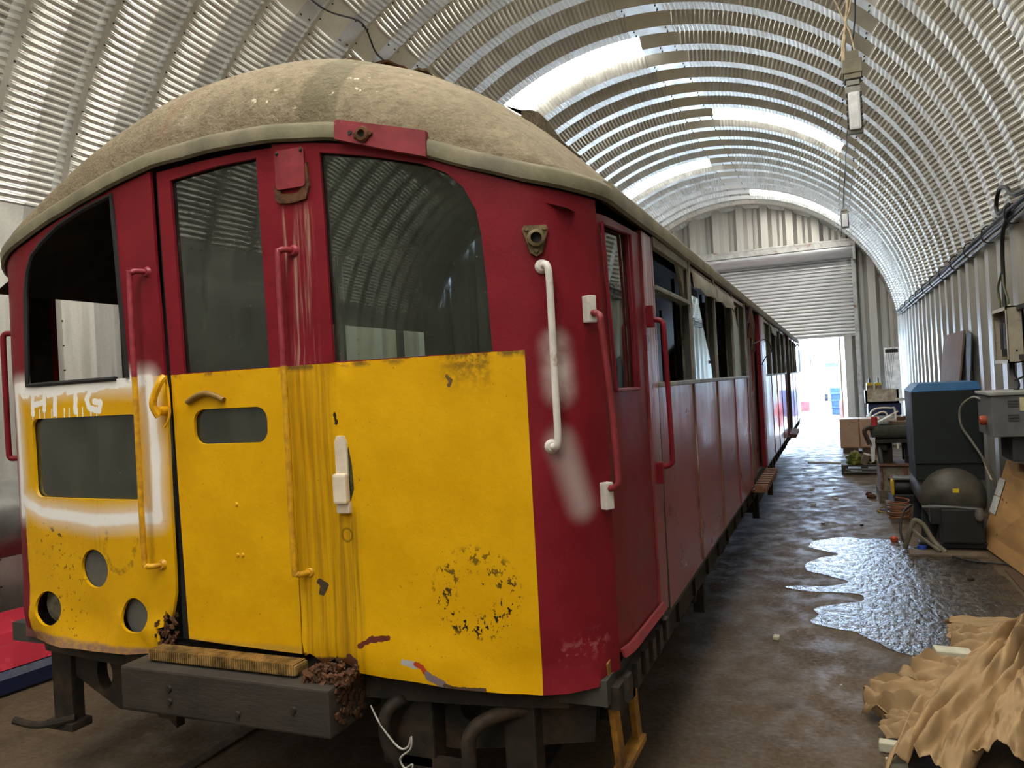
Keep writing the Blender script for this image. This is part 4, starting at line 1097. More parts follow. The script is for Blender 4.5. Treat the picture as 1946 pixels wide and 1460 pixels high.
bm = B(); tube(bm, [(XC+1.02, 2.30, .58), (XC+.93, 2.24, .57), (XC+.86, 2.20, .52), (XC+.85, 2.20, .40), (XC+.85, 2.20, .18)], .024, 10); part('brake_pipe', bm, M_IRON, None, 50)
bm = B(); tube(bm, [(XC+.62, 2.28, .58), (XC+.60, 2.20, .60), (XC+.565, 2.17, .56), (XC+.56, 2.18, .46), (XC+.585, 2.20, .40)], .022, 10); part('air_hose', bm, M_IRON, None, 50)
bm = B(); bx(bm, XC+.50, XC+.70, 2.24, 2.33, .36, .60, .01); prism(bm, [(.52, .40), (.82, .40), (.70, .30), (.56, .30)], 2.24, 2.27, Matrix(((1, 0, 0, XC), (0, 0, 1, 0), (0, 1, 0, 0), (0, 0, 0, 1)))); part('coupler_bracket', bm, M_UNDER)
bm = B(); tube(bm, [(XC+.515, 2.16, .59), (XC+.56, 2.15, .53), (XC+.62, 2.15, .47), (XC+.655, 2.15, .475), (XC+.67, 2.15, .51), (XC+.665, 2.15, .47), (XC+.625, 2.15, .435), (XC+.64, 2.15, .405), (XC+.67, 2.15, .42), (XC+.655, 2.15, .375), (XC+.64, 2.15, .33)], .0035, 6); part('loose_wire', bm, simple('pale_wire', (.42, .40, .36), .5), None, 60)
# yellow-painted steps on the corner
bm = B(); box(bm, (XS-.045, 2.40, .54), (.020, .055, .42), Matrix.Rotation(radians(14), 3, 'X')); box(bm, (XS-.045, 2.64, .50), (.020, .055, .34), Matrix.Rotation(radians(12), 3, 'X')); bx(bm, XS-.07, XS-.02, 2.44, 2.70, .335, .36, .003); part('corner_step', bm, M_STEP, None, None, 'chipped orange step irons under the corner')
# solebars, truss, boxes, step boards
for sg, w in ((1, HWR), (-1, HWL)):
    bm = B(); X = XC+sg*(w-.09); bx(bm, X-.04, X+.04, 2.45, T_END-.1, .50, .675, .006)
    for i in range(34): bx(bm, X+sg*.04, X+sg*.055, 2.6+i*.44, 2.64+i*.44, .52, .66)
    part('solebar', bm, M_UNDER)
bm = B(); box(bm, (XS-.03, 2.70, .63), (.05, .75, .07)); 
for i in range(6): bx(bm, XS-.005, XS+.012, 2.38+i*.12, 2.43+i*.12, .60, .68)
part('sole_plate', bm, M_IRON)
for y0, y1 in ((6.75, 7.95), (12.3, 13.4)):
    bm = B(); bx(bm, XS-.02, XS+.10, y0, y1, .62, .64, .003)
    for i in range(9):
        y = y0+(y1-y0)*i/8.2; bx(bm, XS+.0, XS+.11, y, y+.05, .64, .685, .004)
    part('step_board', bm, M_BROWN)
for y0, y1, z0 in ((4.25, 4.55, .38), (7.6, 8.9, .30), (9.4, 10.6, .25)):
    bm = B(); bx(bm, XS-.40, XS-.10, y0, y1, z0, .60, .012); bx(bm, XS-.12, XS-.06, y0+.05, y0+.13, z0-.06, .6, .004); part('equipment_box', bm, M_UNDER)
for yb in (4.1, 14.2):
    bg_ = B()
    for sg in (-1, 1):
        X = XC+sg*.98; bx(bg_, X-.05, X+.05, yb-.3, yb+2.35, .36, .50, .01)
    bx(bg_, XC-.98, XC+.98, yb+.9, yb+1.15, .34, .50, .01); bog = part('bogie', bg_, M_UNDER)
    for dy in (.1, 1.95):
        for sg in (-1, 1):
            bm = B(); X = XC+sg*.72
            lathe(bm, [(0, 0), (.06, 0), (.07, .03), (.30, .02), (.36, .0), (.395, .005), (.395, .10), (.42, .115), (.42, .135), (.36, .14), (.06, .14), (0, .14)], (X+sg*.07, yb+dy, .407), (-sg, 0, 0), 32)
            part('wheel', bm, M_IRON, bog, 40)
            bm = B(); X = XC+sg*1.08; bx(bm, X-.07, X+.07, yb+dy-.13, yb+dy+.13, .28, .55, .02); cyl(bm, (X, yb+dy, .40), (X+sg*.10, yb+dy, .40), .09, .07, 16); part('axle_box', bm, M_UNDER, bog)
        bm = B(); cyl(bm, (XC-.72, yb+dy, .407), (XC+.72, yb+dy, .407), .07, None, 14); part('axle', bm, M_IRON, bog, 40)
# far end wall of the carriage
bm = B(); mp = lambda u, v: ((XC+u, T_END, v), (0, 1, 0)); sheet(bm, [(-1.44, .68), (1.31, .68), (1.31, 2.22), (.9, 2.62), (.4, 2.86), (-.4, 2.86), (-.9, 2.62), (-1.44, 2.22)], [rrect(-.9, -.4, 1.5, 2.2, .05), rrect(.35, .85, 1.5, 2.2, .05)], mp, .04, .3); part('end_wall', bm, M_SIDE)
# ------------------------------------------------------------------ conduits and cables on the right wall
M_COND = simple('galvanised_conduit', (.19, .19, .18), .45, .6, .2, 8)
M_CAB = simple('black_cable', (.014, .014, .014), .55, 0, .2, 10)
XW = X_R-DEP
for i, (dx, dz, r) in enumerate(((-.035, -.06, .022), (-.03, -.013, .018), (-.03, -.11, .016), (-.075, -.04, .014))):
    bm = B(); pts = [(XW+dx+.008*sin(y*1.1+i), y, Z_SPRING+dz+.006*sin(y*.9+i*2)) for y in [HALL_Y0+.3+j*1.5 for j in range(23)] if y < HALL_Y1-.1]
    tube(bm, pts, r, 8, 2)
    one('conduit', bm, M_COND if i != 3 else M_CAB, ('thick grey conduit, the middle run along the top of the side wall', 'upper grey conduit of the run along the side wall', 'lowest thin grey conduit of the run along the side wall', 'black cable strapped along the conduits on the side wall')[i], 'conduit' if i != 3 else 'cable', 'conduits along the side wall', 50)
bm0 = None
for j in range(12):
    y = 6.3+j*1.05
    bm = B(); tube(bm, [(XW-.005, y, Z_SPRING-.14), (XW-.06, y, Z_SPRING-.14), (XW-.098, y, Z_SPRING-.10), (XW-.098, y, Z_SPRING-.02), (XW-.06, y, Z_SPRING+.015), (XW-.005, y, Z_SPRING+.015)], .006, 6, 4)
    one('conduit_clip', bm, M_CAB, 'small dark clip holding the conduits to the side wall', 'clip', 'conduit clips', 50)
bm = B(); tube(bm, [(XW-.06, 6.6, 2.86), (XW-.09, 7.05, 2.90), (XW-.08, 7.35, 3.02), (XW-.08, 7.62, 3.06), (XW-.08, 7.78, 2.95), (XW-.08, 7.66, 2.86), (XW-.08, 7.3, 2.87), (XW-.07, 7.4, 2.80), (XW-.06, 7.66, 2.72), (XW-.05, 7.80, 2.55), (XW-.05, 7.82, 2.30), (XW-.06, 7.78, 2.12), (XW-.06, 7.75, 2.05)], .017, 8)
one('looped_cable', bm, M_CAB, 'thick black cable looping over the conduits down to the beige box', 'cable', None, 60)
bm = B(); tube(bm, [(XW-.05, 7.84, 2.40), (XW-.07, 7.95, 2.26), (XW-.07, 7.90, 2.12), (XW-.08, 7.88, 2.04)], .010, 6); tube(bm, [(XW-.05, 7.84, 2.40), (XW-.06, 7.75, 2.26), (XW-.06, 7.62, 2.12), (XW-.07, 7.60, 2.04)], .010, 6)
one('cable_pair', bm, simple('green_earth_cable', (.06, .07, .02), .5), 'pair of thin green cables fanning into the beige box', 'cable', None, 60)
# ------------------------------------------------------------------ switch boxes on the wall
M_BEIGE = simple('beige_box_enamel', (.42, .38, .29), .5, .1, .12, 7, .05, 40, dirt=(.2, .15, .1), dirt_amt=.1)
M_GREYBX = simple('grey_box_enamel', (.13, .135, .135), .5, .1, .15, 7, .05, 40)
sb = thing('switch_box', 'beige open-fronted switch box high on the side wall', 'switch box', (1.39, 7.7, 1.59))
bm = B(); x0, x1, y0, y1, z0, z1 = 1.335, XW, 7.40, 8.02, 1.59, 2.06
for b_ in ((x0, x1, y0, y0+.012, z0, z1), (x0, x1, y1-.012, y1, z0, z1), (x0, x1, y0, y1, z0, z0+.012), (x0, x1, y0, y1, z1-.012, z1), (x1-.012, x1, y0, y1, z0, z1)): bx(bm, *b_)
for b_ in ((x0-.006, x0+.004, y0, y0+.03, z0, z1), (x0-.006, x0+.004, y1-.03, y1, z0, z1), (x0-.006, x0+.004, y0, y1, z0, z0+.03), (x0-.006, x0+.004, y0, y1, z1-.03, z1)): bx(bm, *b_)
obj('case', bm, M_BEIGE, sb)
bm = B(); bx(bm, x0+.05, x1-.015, y0+.06, y1-.06, z0+.06, z1-.06); 
for i in range(3): bx(bm, x0+.03, x0+.06, y0+.1+i*.15, y0+.2+i*.15, z0+.12, z1-.12, .008)
obj('switchgear', bm, M_CAB, sb)
bm = B(); cyl(bm, (x1-.06, y0-.004, z0+.1), (x1-.06, y0+.002, z0+.1), .008, None, 8); obj('knockout', bm, M_CAB, sb)
bm = B(); lathe(bm, [(0, .02), (.012, .016), (.014, 0)], (x0+.04, y0+.08, z1), (0, 0, 1), 10); obj('gland', bm, M_BEIGE, sb)
for z in (1.64, 2.04):
    bm = B(); bx(bm, XW-.05, XW, 5.6, 7.40, z-.02, z+.02, .004)
    one('mounting_rail', bm, M_CAB, 'black steel strut on the wall level with the %s of the beige box' % ('foot' if z < 1.8 else 'top'), 'strut', 'wall struts', None)
bm = B()
for i, dy in enumerate((0, .05, .1)): tube(bm, [(1.40, 7.60+dy, 1.60), (1.39, 7.56+dy, 1.50), (1.40, 7.45+dy, 1.42), (1.38, 7.40+dy, 1.37)], .012, 6)
tube(bm, [(1.39, 7.50, 1.45), (1.42, 7.2, 1.49), (1.43, 6.9, 1.50)], .009, 6)
one('cable_bunch', bm, M_CAB, 'bunch of black cables between the beige and the grey switch boxes', 'cable', None, 60)
gb = thing('isolator_box', 'grey louvred isolator box below the beige switch box', 'switch box', (1.29, 7.3, 1.02))
bm = B(); bx(bm, 1.125, XW, 7.0, 7.62, 1.02, 1.345, .008); obj('case', bm, M_GREYBX, gb)
bm = B(); bx(bm, 1.11, XW, 6.98, 7.64, 1.345, 1.37, .006); obj('lid', bm, simple('pale_grey_lid', (.30, .30, .28), .5), gb)
for z in (1.145, 1.165, 1.185, 1.255, 1.275, 1.295):
    bm = B(); prism(bm, [(0, 0), (.07, 0), (.07, .010), (0, .010)], 0, .008, Matrix(((1, 0, 0, 1.235), (0, 0, -1, 7.0), (0, 1, 0, z), (0, 0, 0, 1)))); obj('louvre', bm, simple('louvre_grey', (.05, .05, .05), .6), gb)
bm = B(); bx(bm, 1.315, 1.40, 6.992, 7.0, 1.22, 1.325); obj('notice', bm, simple('yellowed_notice', (.50, .47, .28), .7), gb)
bm = B(); lathe(bm, [(0, .05), (.03, .048), (.04, .03), (.035, 0)], (1.125, 7.25, 1.14), (-1, 0, 0), 14); obj('switch_knob', bm, simple('red_knob', (.35, .05, .015), .5), gb, 40)
bm = B(); bx(bm, 1.26, 1.44, 7.05, 7.5, .82, 1.02, .01); obj('trunking', bm, simple('dark_trunking', (.03, .032, .035), .55), gb)
bm = B(); tube(bm, [(1.13, 7.45, 1.30), (1.10, 7.7, 1.31), (1.03, 7.86, 1.22), (1.03, 7.9, 1.06), (1.10, 7.88, .92), (1.18, 7.86, .76), (1.27, 7.93, .55), (1.31, 7.97, .3), (1.31, 7.97, .02)], .011, 8)
one('grey_hose', bm, simple('grey_hose', (.20, .19, .15), .5), 'grey hose hanging from the isolator box beside the compressor', 'hose', None, 60)

# ------------------------------------------------------------------ compressor
M_DKGREEN = simple('blackish_green_cabinet', (.009, .014, .014), .6, .1, .2, 6, .05, 40)
M_BLUE = simple('blue_lid_paint', (.012, .085, .21), .45, 0, .12, 6)
M_TANK = simple('dusty_black_receiver', (.055, .052, .042), .5, .15, .3, 5, .15, 40, dirt=(.10, .085, .06))
ac = thing('air_compressor', 'dark green box compressor with blue lid on a round black receiver', 'compressor', (.95, 8.4, 0))
bm = B(); bx(bm, .655, 1.215, 8.0, 8.75, .70, 1.37, .012); bx(bm, .66, 1.21, 8.02, 8.73, .55, .70, .006); obj('cabinet', bm, M_DKGREEN, ac)
bm = B()
lo = [(.65, 7.995), (1.22, 7.995), (1.22, 8.755), (.65, 8.755)]; hi = [(.715, 8.04), (1.20, 8.04), (1.20, 8.72), (.715, 8.72)]
a = [bm.verts.new((x, y, 1.37)) for x, y in lo]; c = [bm.verts.new((x, y, 1.44)) for x, y in hi]
bm.faces.new(c); bm.faces.new(list(reversed(a)))
for i in range(4): bm.faces.new((a[i], a[(i+1) % 4], c[(i+1) % 4], c[i]))
obj('lid', bm, M_BLUE, ac)
bm = B(); lathe(bm, [(0, -.13), (.10, -.12), (.19, -.085), (.25, -.03), (.265, .02), (.265, 1.1), (.25, 1.16), (.1, 1.23), (0, 1.24)], (.945, 7.95, .40), (0, 1, 0), 40); tk = obj('receiver', bm, M_TANK, ac, 50)
bm = B(); bx(bm, .925, .975, 7.822, 7.832, .465, .50); obj('warning_label', bm, simple('yellow_label', (.62, .45, .02), .5), ac)
for y in (8.15, 8.95):
    for sg in (-1, 1):
        bm = B(); prism(bm, [(sg*.10, .20), (sg*.24, .28), (sg*.26, 0), (sg*.14, 0)], y-.02, y+.02, Matrix(((1, 0, 0, .945), (0, 0, 1, 0), (0, 1, 0, 0), (0, 0, 0, 1))))
        obj('foot', bm, M_DKGREEN, ac)
bm = B(); bx(bm, .80, 1.12, 7.58, 7.80, .06, .36, .015); bx(bm, .72, .82, 7.60, 7.78, .22, .37, .01); obj('motor_housing', bm, M_CAB, ac)
bm = B(); tube(bm, [(.66, 7.62, .37), (.85, 7.60, .375), (1.08, 7.58, .36)], .010, 6); obj('pipe', bm, M_COND, ac)
bm = B(); lathe(bm, [(0, .10), (.03, .10), (.034, .06), (.034, .03), (.022, 0), (0, 0)], (1.08, 7.54, .27), (0, 0, 1), 14); obj('filter_bowl', bm, M_COND, ac, 40)
bm = B(); bx(bm, .62, 1.20, 7.62, 7.74, .012, .06, .01); obj('skid', bm, M_CAB, ac)
bm = B(); tube(bm, [(1.20, 8.0, .74), (1.22, 7.97, .66), (1.25, 7.95, .56)], .008, 6); obj('drain_pipe', bm, M_CREAM, ac)
# bent grey bracket, hoses and cables before the compressor
M_KHAKI = simple('scuffed_khaki_iron', (.16, .145, .10), .6, .1, .3, 20, .2, 50)
bm = B(); tube(bm, [(.50, 7.55, .02), (.53, 7.52, .12), (.57, 7.5, .25), (.60, 7.5, .27), (.66, 7.5, .22), (.72, 7.46, .10), (.80, 7.42, .02)], .022, 8, 3); tube(bm, [(.56, 7.5, .20), (.64, 7.46, .12), (.76, 7.40, .03)], .014, 6, 3)
one('bent_bracket', bm, M_KHAKI, 'bent khaki iron bracket on the floor before the compressor', 'bracket', None, 50)
bm = B(); bx(bm, .52, 1.10, 7.30, 7.48, 0, .022, .004); one('floor_plank', bm, simple('worn_plank', (.12, .085, .055), .7, 0, .3, 8, .2, 40), 'thin brown plank on the floor before the compressor', 'plank')
bm = B(); tube(bm, [(.60, 7.9, .34), (.52, 7.75, .30), (.48, 7.65, .16), (.50, 7.6, .05)], .010, 8); one('black_hose', bm, M_CAB, 'short black hose hanging left of the compressor', 'hose', None, 60)
bm = B()
pts = []
for i in range(50):
    a_ = i*.55; pts.append((.555+.10*cos(a_)+.004*sin(i*2.2), 8.9+.13*sin(a_), .03+i*.0042))
tube(bm, pts, .009, 6, 2); one('hose_coil', bm, simple('orange_air_hose', (.22, .075, .030), .5), 'coil of orange-brown air hose left of the round receiver', 'hose', None, 60)
bm = B(); tube(bm, [(.46+.09*cos(i*.7)*(1+.3*sin(i*1.3)), 9.55+.16*sin(i*.7), .012+.001*(i % 4)) for i in range(20)], .006, 6, 3); one('yellow_flex', bm, simple('yellow_flex', (.28, .19, .03), .5), 'thin yellow flex looped loosely on the floor by the pallet stand', 'cable', None, 60)
bm = B(); tube(bm, [(1.28, 7.05, .012), (1.1, 7.1, .012), (.92, 7.18, .012), (.80, 7.4, .012), (.83, 7.62, .012), (1.0, 7.72, .012), (1.16, 7.78, .03)], .007, 6); one('floor_cable', bm, M_CAB, 'thin black cable curling over the wet floor to the plywood', 'cable', None, 60)
bm = B(); lathe(bm, [(0, .03), (.035, .03), (.04, .02), (.04, 0), (0, 0)], (.64, 7.62, .002), (0, 0, 1), 14); one('bottle_cap', bm, simple('blue_plastic', (.015, .05, .32), .4), 'small blue plastic cap at the puddle edge', 'cap', None, 40)
bm = B(); lathe(bm, [(0, .045), (.02, .045), (.035, .03), (.03, 0), (0, 0)], (.44, 7.92, .002), (0, 0, 1), 10); one('orange_plug', bm, simple('orange_plastic', (.42, .07, .02), .4), 'small orange plug at the far puddle edge', 'plug', None, 40)

# ------------------------------------------------------------------ plywood sheet leaning on the wall
M_PLY = simple('pale_plywood', (.40, .225, .085), .6, 0, .22, 3.5, .15, 30, dirt=(.26, .13, .05), dirt_amt=.3, stretch=(1, .35, 2.5))
def slab(bm, P, t, mi=0):
    n = (P[1]-P[0]).cross(P[3]-P[0]).normalized()*t
    a = [bm.verts.new(p) for p in P]; c = [bm.verts.new(p+n) for p in P]
    fs = [bm.faces.new(a), bm.faces.new(list(reversed(c)))]+[bm.faces.new((a[i], c[i], c[(i+1) % 4], a[(i+1) % 4])) for i in range(4)]
    bmesh.ops.recalc_face_normals(bm, faces=fs); return bm
ply = thing('plywood_sheet', 'bare plywood sheet leaning on the wall beside the compressor', 'plywood', (1.25, 7.0, 0))
V = Vector
P = [V((1.13, 7.80, .012)), V((1.30, 6.15, .012)), V((1.437, 6.2, .80)), V((1.375, 7.86, .745))]
bm = B(); slab(bm, P, .018); obj('sheet', bm, M_PLY, ply)
def on(P, u, v): return P[0]*(1-u)*(1-v)+P[1]*u*(1-v)+P[2]*u*v+P[3]*(1-u)*v
nn = (P[1]-P[0]).cross(P[3]-P[0]).normalized(); nn = nn if nn.x < 0 else -nn
for v0, v1 in ((.38, .575), (.585, .78)):
    bm = B(); Q = [on(P, u, v)+nn*.0195 for u, v in ((-.02, v0), (.09, v0), (.09, v1), (-.02, v1))]; slab(bm, Q, .002); obj('paper_notice', bm, simple('dirty_white_paper', (.52, .52, .49), .8), ply)
for u, v in ((.14, .57), (.21, .56), (.2, .2)):
    bm = B(); cyl(bm, on(P, u, v)+nn*.018, on(P, u, v)+nn*.0195, .010, None, 10); obj('knot', bm, simple('dark_knot', (.12, .06, .02), .7), ply)
bm = B(); bx(bm, 1.14, 1.42, 5.9, 6.9, 0, .01); one('floor_batten', bm, simple('dark_batten', (.07, .04, .022), .7), 'dark batten at the foot of the plywood sheet', 'batten')
# boards by the wall further back
bm = B(); slab(bm, [V((1.17, 11.85, 0)), V((1.17, 10.15, 0)), V((1.435, 10.25, 1.985)), V((1.435, 11.95, 1.99))], .02); one('brown_board', bm, simple('stained_brown_board', (.15, .095, .065), .7, 0, .25, 4, .1, 20, dirt=(.34, .30, .25), dirt_amt=.1), 'tall stained brown board leaning on the wall behind the compressor', 'board')
bm = B(); slab(bm, [V((1.30, 10.10, 0)), V((1.30, 9.75, 0)), V((1.44, 9.80, 1.93)), V((1.44, 10.12, 1.97))], .015); one('gap_shade_slab', bm, M_CAB, 'narrow black slab standing for the shade in the gap behind the stained brown board', 'board')  # black slab placed as the shade in the gap by the brown board
# ------------------------------------------------------------------ pallet stand with seat cushion
M_PALLET = simple('old_pallet_wood', (.13, .10, .07), .8, 0, .35, 8, .3, 40, stretch=(1, 5, 5))
def pallet(name, label, x0, x1, y0, y1, h, mat, z0=0.0):
    t = thing(name, label, 'pallet', ((x0+x1)/2, (y0+y1)/2, z0), 'pallets')
    n = 5
    for i in range(n):
        y = y0+(y1-y0)*(i+.5)/n; bm = B(); bx(bm, x0, x1, y-(y1-y0)/n*.40, y+(y1-y0)/n*.40, z0+h-.022, z0+h, .002); obj('deck_board', bm, mat, t)
    for x in (x0+.05, (x0+x1)/2, x1-.05):
        bm = B(); bx(bm, x-.045, x+.045, y0, y1, z0+.022, z0+h-.022, .003); obj('bearer', bm, mat, t)
        bm = B(); bx(bm, x-.05, x+.05, y0, y1, z0, z0+.022, .002); obj('bottom_board', bm, mat, t)
    return t
pallet('pallet', 'wooden pallet under the iron stand, left of the compressor', .43, 1.05, 10.15, 10.95, .14, M_PALLET)
M_AXLE = simple('cream_brown_casting', (.20, .17, .12), .6, .1, .3, 12, .2, 40, dirt=(.10, .05, .03))
ist = thing('iron_stand', 'iron stand of cast frames with round holes carrying a seat cushion', 'stand', (.70, 10.5, .14))
mpf = lambda Y: (lambda u, v: ((u, Y, v), (0, -1, 0)))
for Y in (10.22, 10.75):
    bm = B(); sheet(bm, [(.46, .14), (.98, .14), (.98, .42), (.46, .42)], [ellipse(.60, .27, .058, .062), ellipse(.86, .29, .055, .058)], mpf(Y), .05, .15); obj('cast_frame', bm, M_AXLE, ist)
for x in (.47, .73, .97):
    bm = B(); bx(bm, x-.02, x+.02, 10.20, 10.85, .14, .43, .006); obj('side_rib', bm, M_BROWN, ist)
bm = B(); bx(bm, .45, 1.0, 10.18, 10.88, .43, .45, .004); obj('shelf', bm, M_BROWN, ist)
for x, y, w in ((.56, 10.35, .05), (.56, 10.75, .05), (.80, 10.35, .06), (.80, 10.75, .06)):
    bm = B(); bx(bm, x-w, x+w, y-.04, y+.04, .45, .71, .012); obj('leg', bm, M_IRON, ist)
bm = B(); tube(bm, [(.48, 10.28, .45), (.47, 10.26, .56), (.46, 10.27, .70)], .03, 8, 4); obj('curved_plate', bm, M_COND, ist, 50)
bm = B(); prism(bm, [(.37, 10.15), (1.0, 10.15), (1.0, 10.95), (.40, 10.95)], .71, .755); prism(bm, [(.42, .71), (.54, .71), (.54, .62), (.50, .62)], 10.2, 10.9, Matrix(((1, 0, 0, 0), (0, 0, 1, 0), (0, 1, 0, 0), (0, 0, 0, 1)))); obj('table_plate', bm, M_IRON, ist)
bm = B(); bx(bm, .385, .98, 10.15, 10.90, .757, .915, .06); one('seat_cushion', bm, simple('dark_moquette', (.040, .042, .032), .9, 0, .3, 20, .4, 90), 'thick dark seat cushion lying on the iron stand', 'cushion', None, 60)
bm = B(); bx(bm, .60, .95, 10.3, 10.8, .917, .955, .006); one('timber_tray', bm, simple('brown_tray', (.16, .10, .05), .6), 'flat brown tray on the seat cushion', 'tray')
Rt = Matrix.Rotation(radians(-28), 3, 'Y')
bm = B(); box(bm, (.55, 10.35, .985), (.17, .24, .022), Rt, .002); one('paperback', bm, simple('grey_green_cover', (.36, .36, .28), .6), 'pale grey-green book tilted on the seat cushion', 'book')
bm = B(); box(bm, (.60, 10.5, 1.01), (.24, .05, .016), Rt); one('stacked_sheets', bm, simple('cream_sheets', (.5, .47, .38), .7), 'cream sheets tilted behind the grey-green book', 'paper')
bm = B(); lathe(bm, [(0, 0), (.035, 0), (.035, .10), (.033, .105), (0, .105)], (.425, 10.22, .916), (0, 0, 1), 16); one('red_tin', bm, simple('red_tin', (.36, .02, .02), .4), 'small red tin on the left of the seat cushion', 'tin', None, 40)
for i, (x, y, s) in enumerate(((.72, 10.4, .05), (.80, 10.45, .06), (.88, 10.42, .045), (.93, 10.6, .05))):
    bm = B(); box(bm, (x, y, .955+s*.5), (s*1.6, s, s*.8), Matrix.Rotation(i*.6, 3, 'Z'), .01); cyl(bm, (x, y, .955+s*.3), (x+.05, y+.02, .955+s*.8), s*.25, None, 8); one('rusty_fitting', bm, M_RUST, 'small rusty fitting in the brown tray on the cushion', 'fitting', 'rusty fittings on the tray')
bm = B(); tube(bm, [(.43, 10.2, .87), (.36, 10.17, .90), (.31, 10.15, .86), (.33, 10.14, .78), (.36, 10.13, .70)], .03, 6, 3); one('leather_strap', bm, simple('dark_leather', (.045, .03, .022), .5), 'stiff dark leather strap curling off the left of the cushion', 'strap', None, 40)
bm = B(); slab(bm, [V((.36, 10.16, .78)), V((.42, 10.12, .78)), V((.40, 10.12, .50)), V((.37, 10.14, .48))], .004); one('paper_strip', bm, simple('white_strip', (.7, .7, .72), .6), 'white paper strip hanging below the strap', 'paper')
ym = thing('electric_motor', 'black motor with yellow end plate before the iron stand', 'motor', (.62, 9.35, .13))
bm = B(); lathe(bm, [(0, 0), (.075, 0), (.085, .02), (.085, .20), (.07, .23), (0, .23)], (.55, 9.35, .30), (1, 0, 0), 20); obj('body', bm, M_CAB, ym, 40)
bm = B(); bx(bm, .515, .55, 9.27, 9.43, .22, .385, .02); obj('end_plate', bm, simple('yellow_plate', (.55, .36, .02), .5), ym)
bm = B(); bx(bm, .54, .78, 9.26, 9.44, .385, .415, .008); obj('terminal_cover', bm, M_COND, ym)
bm = B(); bx(bm, .54, .76, 9.27, 9.43, .13, .23, .01); obj('base', bm, M_CAB, ym)
bm = B(); bx(bm, .46, .82, 9.20, 9.55, 0, .13, .006); one('timber_block', bm, M_PALLET, 'rough timber block under the black and yellow motor', 'block')
bm = B(); prism(bm, [(.80, .30), (.98, .36), (1.0, .44), (.78, .42)], 9.6, 9.66, Matrix(((1, 0, 0, 0), (0, 0, 1, 0), (0, 1, 0, -.0), (0, 0, 0, 1)))); bx(bm, .86, .92, 9.58, 9.68, 0, .34); one('cream_casting', bm, M_AXLE, 'cream cast bracket between the motor and the receiver', 'casting')
for i, (x, y, s) in enumerate(((.36, 10.5, .05), (.34, 10.75, .04))):
    bm = B(); lathe(bm, [(0, 0), (s, 0), (s*1.1, s*.5), (s*.6, s), (0, s)], (x, y, 0), (0, 0, 1), 12); one('loose_fitting', bm, M_RUST, 'loose rusty fitting on the floor beside the pallet stand', 'fitting', 'loose fittings on the floor', 40)
# ------------------------------------------------------------------ low pallet with bags and trays
pallet('pallet', 'low dark pallet with green bags on it, further back', .04, .70, 12.84, 13.7, .14, simple('black_pallet', (.045, .04, .036), .7, 0, .3, 8, .2, 40))
def lump(name, c, r, seed, mat, label, cat, sq=.6, group=None):
    bm = B(); bmesh.ops.create_icosphere(bm, subdivisions=4, radius=1.0)
    for v in bm.verts:
        n = mnoise.noise(v.co*1.7+V((seed, 0, 0)))*.45+abs(mnoise.noise(v.co*4+V((0, seed, 0))))*.35
        q = v.co*(1+n); v.co = V((q.x*r[0], q.y*r[1], max(q.z*r[2], -r[2]*sq)))
    lo = min(v.co.z for v in bm.verts)
    bm.transform(Matrix.Translation((c[0], c[1], c[2]-lo))); return one(name, bm, mat, label, cat, group, 60)
lump('bag', (.22, 13.0, .142), (.11, .12, .11), 3, simple('olive_green_plastic', (.14, .15, .02), .45), 'crumpled olive green bag on the left of the low pallet', 'bag')
lump('bag', (.50, 13.1, .142), (.12, .12, .07), 8, simple('dark_olive_plastic', (.09, .09, .02), .5), 'flatter dark olive bag on the right of the low pallet', 'bag')
bm = B(); lathe(bm, [(0, 0), (.05, 0), (.055, .16), (.05, .165), (0, .165)], (.36, 12.92, .15), (.35, -.2, 1), 16); one('tin_can', bm, simple('dented_tin', (.42, .36, .28), .35, .5), 'dented pale tin lying between the two olive bags', 'tin', None, 40)
for i, (y, z, x0, x1) in enumerate(((12.80, .06, .08, .62), (12.78, .105, .1, .64))):
    bm = B(); bx(bm, x0, x1, y-.06, y, z-.03+.0, z-.015, .003); bx(bm, x0, x1, y-.062, y-.056, z-.03, z, .002); one('metal_tray', bm, M_COND, ('lower', 'upper')[i]+' shiny metal tray edge against the low pallet', 'tray')
bm = B(); tube(bm, [(-.49, 14.48, .012), (-.2, 14.42, .014), (.06, 14.34, .012)], .016, 8); one('white_tube', bm, simple('white_plastic_tube', (.75, .75, .74), .4), 'long white tube lying on the floor beyond the pallet', 'tube', None, 60)
# ------------------------------------------------------------------ cabinet, crate and things by the end wall
M_CARC = simple('pale_pink_chipboard', (.46, .30, .20), .55, 0, .1, 4)
for lab, x0, x1, y0, y1 in (('pale chipboard base unit, the left one before the doorway', .06, .40, 16.0, 16.6), ('pale chipboard base unit with a framed door, the right one', .405, .76, 15.95, 16.5)):
    t = thing('base_unit', lab, 'cabinet', ((x0+x1)/2, (y0+y1)/2, 0), 'chipboard base units')
    bm = B(); bx(bm, x0, x1, y0, y1, .10, .655, .004); obj('body', bm, M_CARC, t)
    bm = B(); bx(bm, x0+.04, x1-.03, y0+.05, y1, 0, .10); obj('plinth', bm, simple('dark_plinth', (.16, .10, .07), .6), t)
    bm = B(); bx(bm, x0+.012, x1-.012, y0-.02, y0-.001, .12, .645, .004); d = obj('door', bm, M_CARC, t)
    if x0 > .3:
        for b_ in ((x0+.02, x0+.06, .13, .635), (x1-.06, x1-.02, .13, .635), (x0+.06, x1-.06, .13, .17), (x0+.06, x1-.06, .595, .635)):
            bm = B(); bx(bm, b_[0], b_[1], y0-.028, y0-.019, b_[2], b_[3]); obj('frame_rail', bm, M_CARC, d)
    else:
        bm = B(); cyl(bm, (x0+.17, y0-.035, .55), (x0+.17, y0-.018, .55), .012, None, 10); obj('knob', bm, M_COND, d)
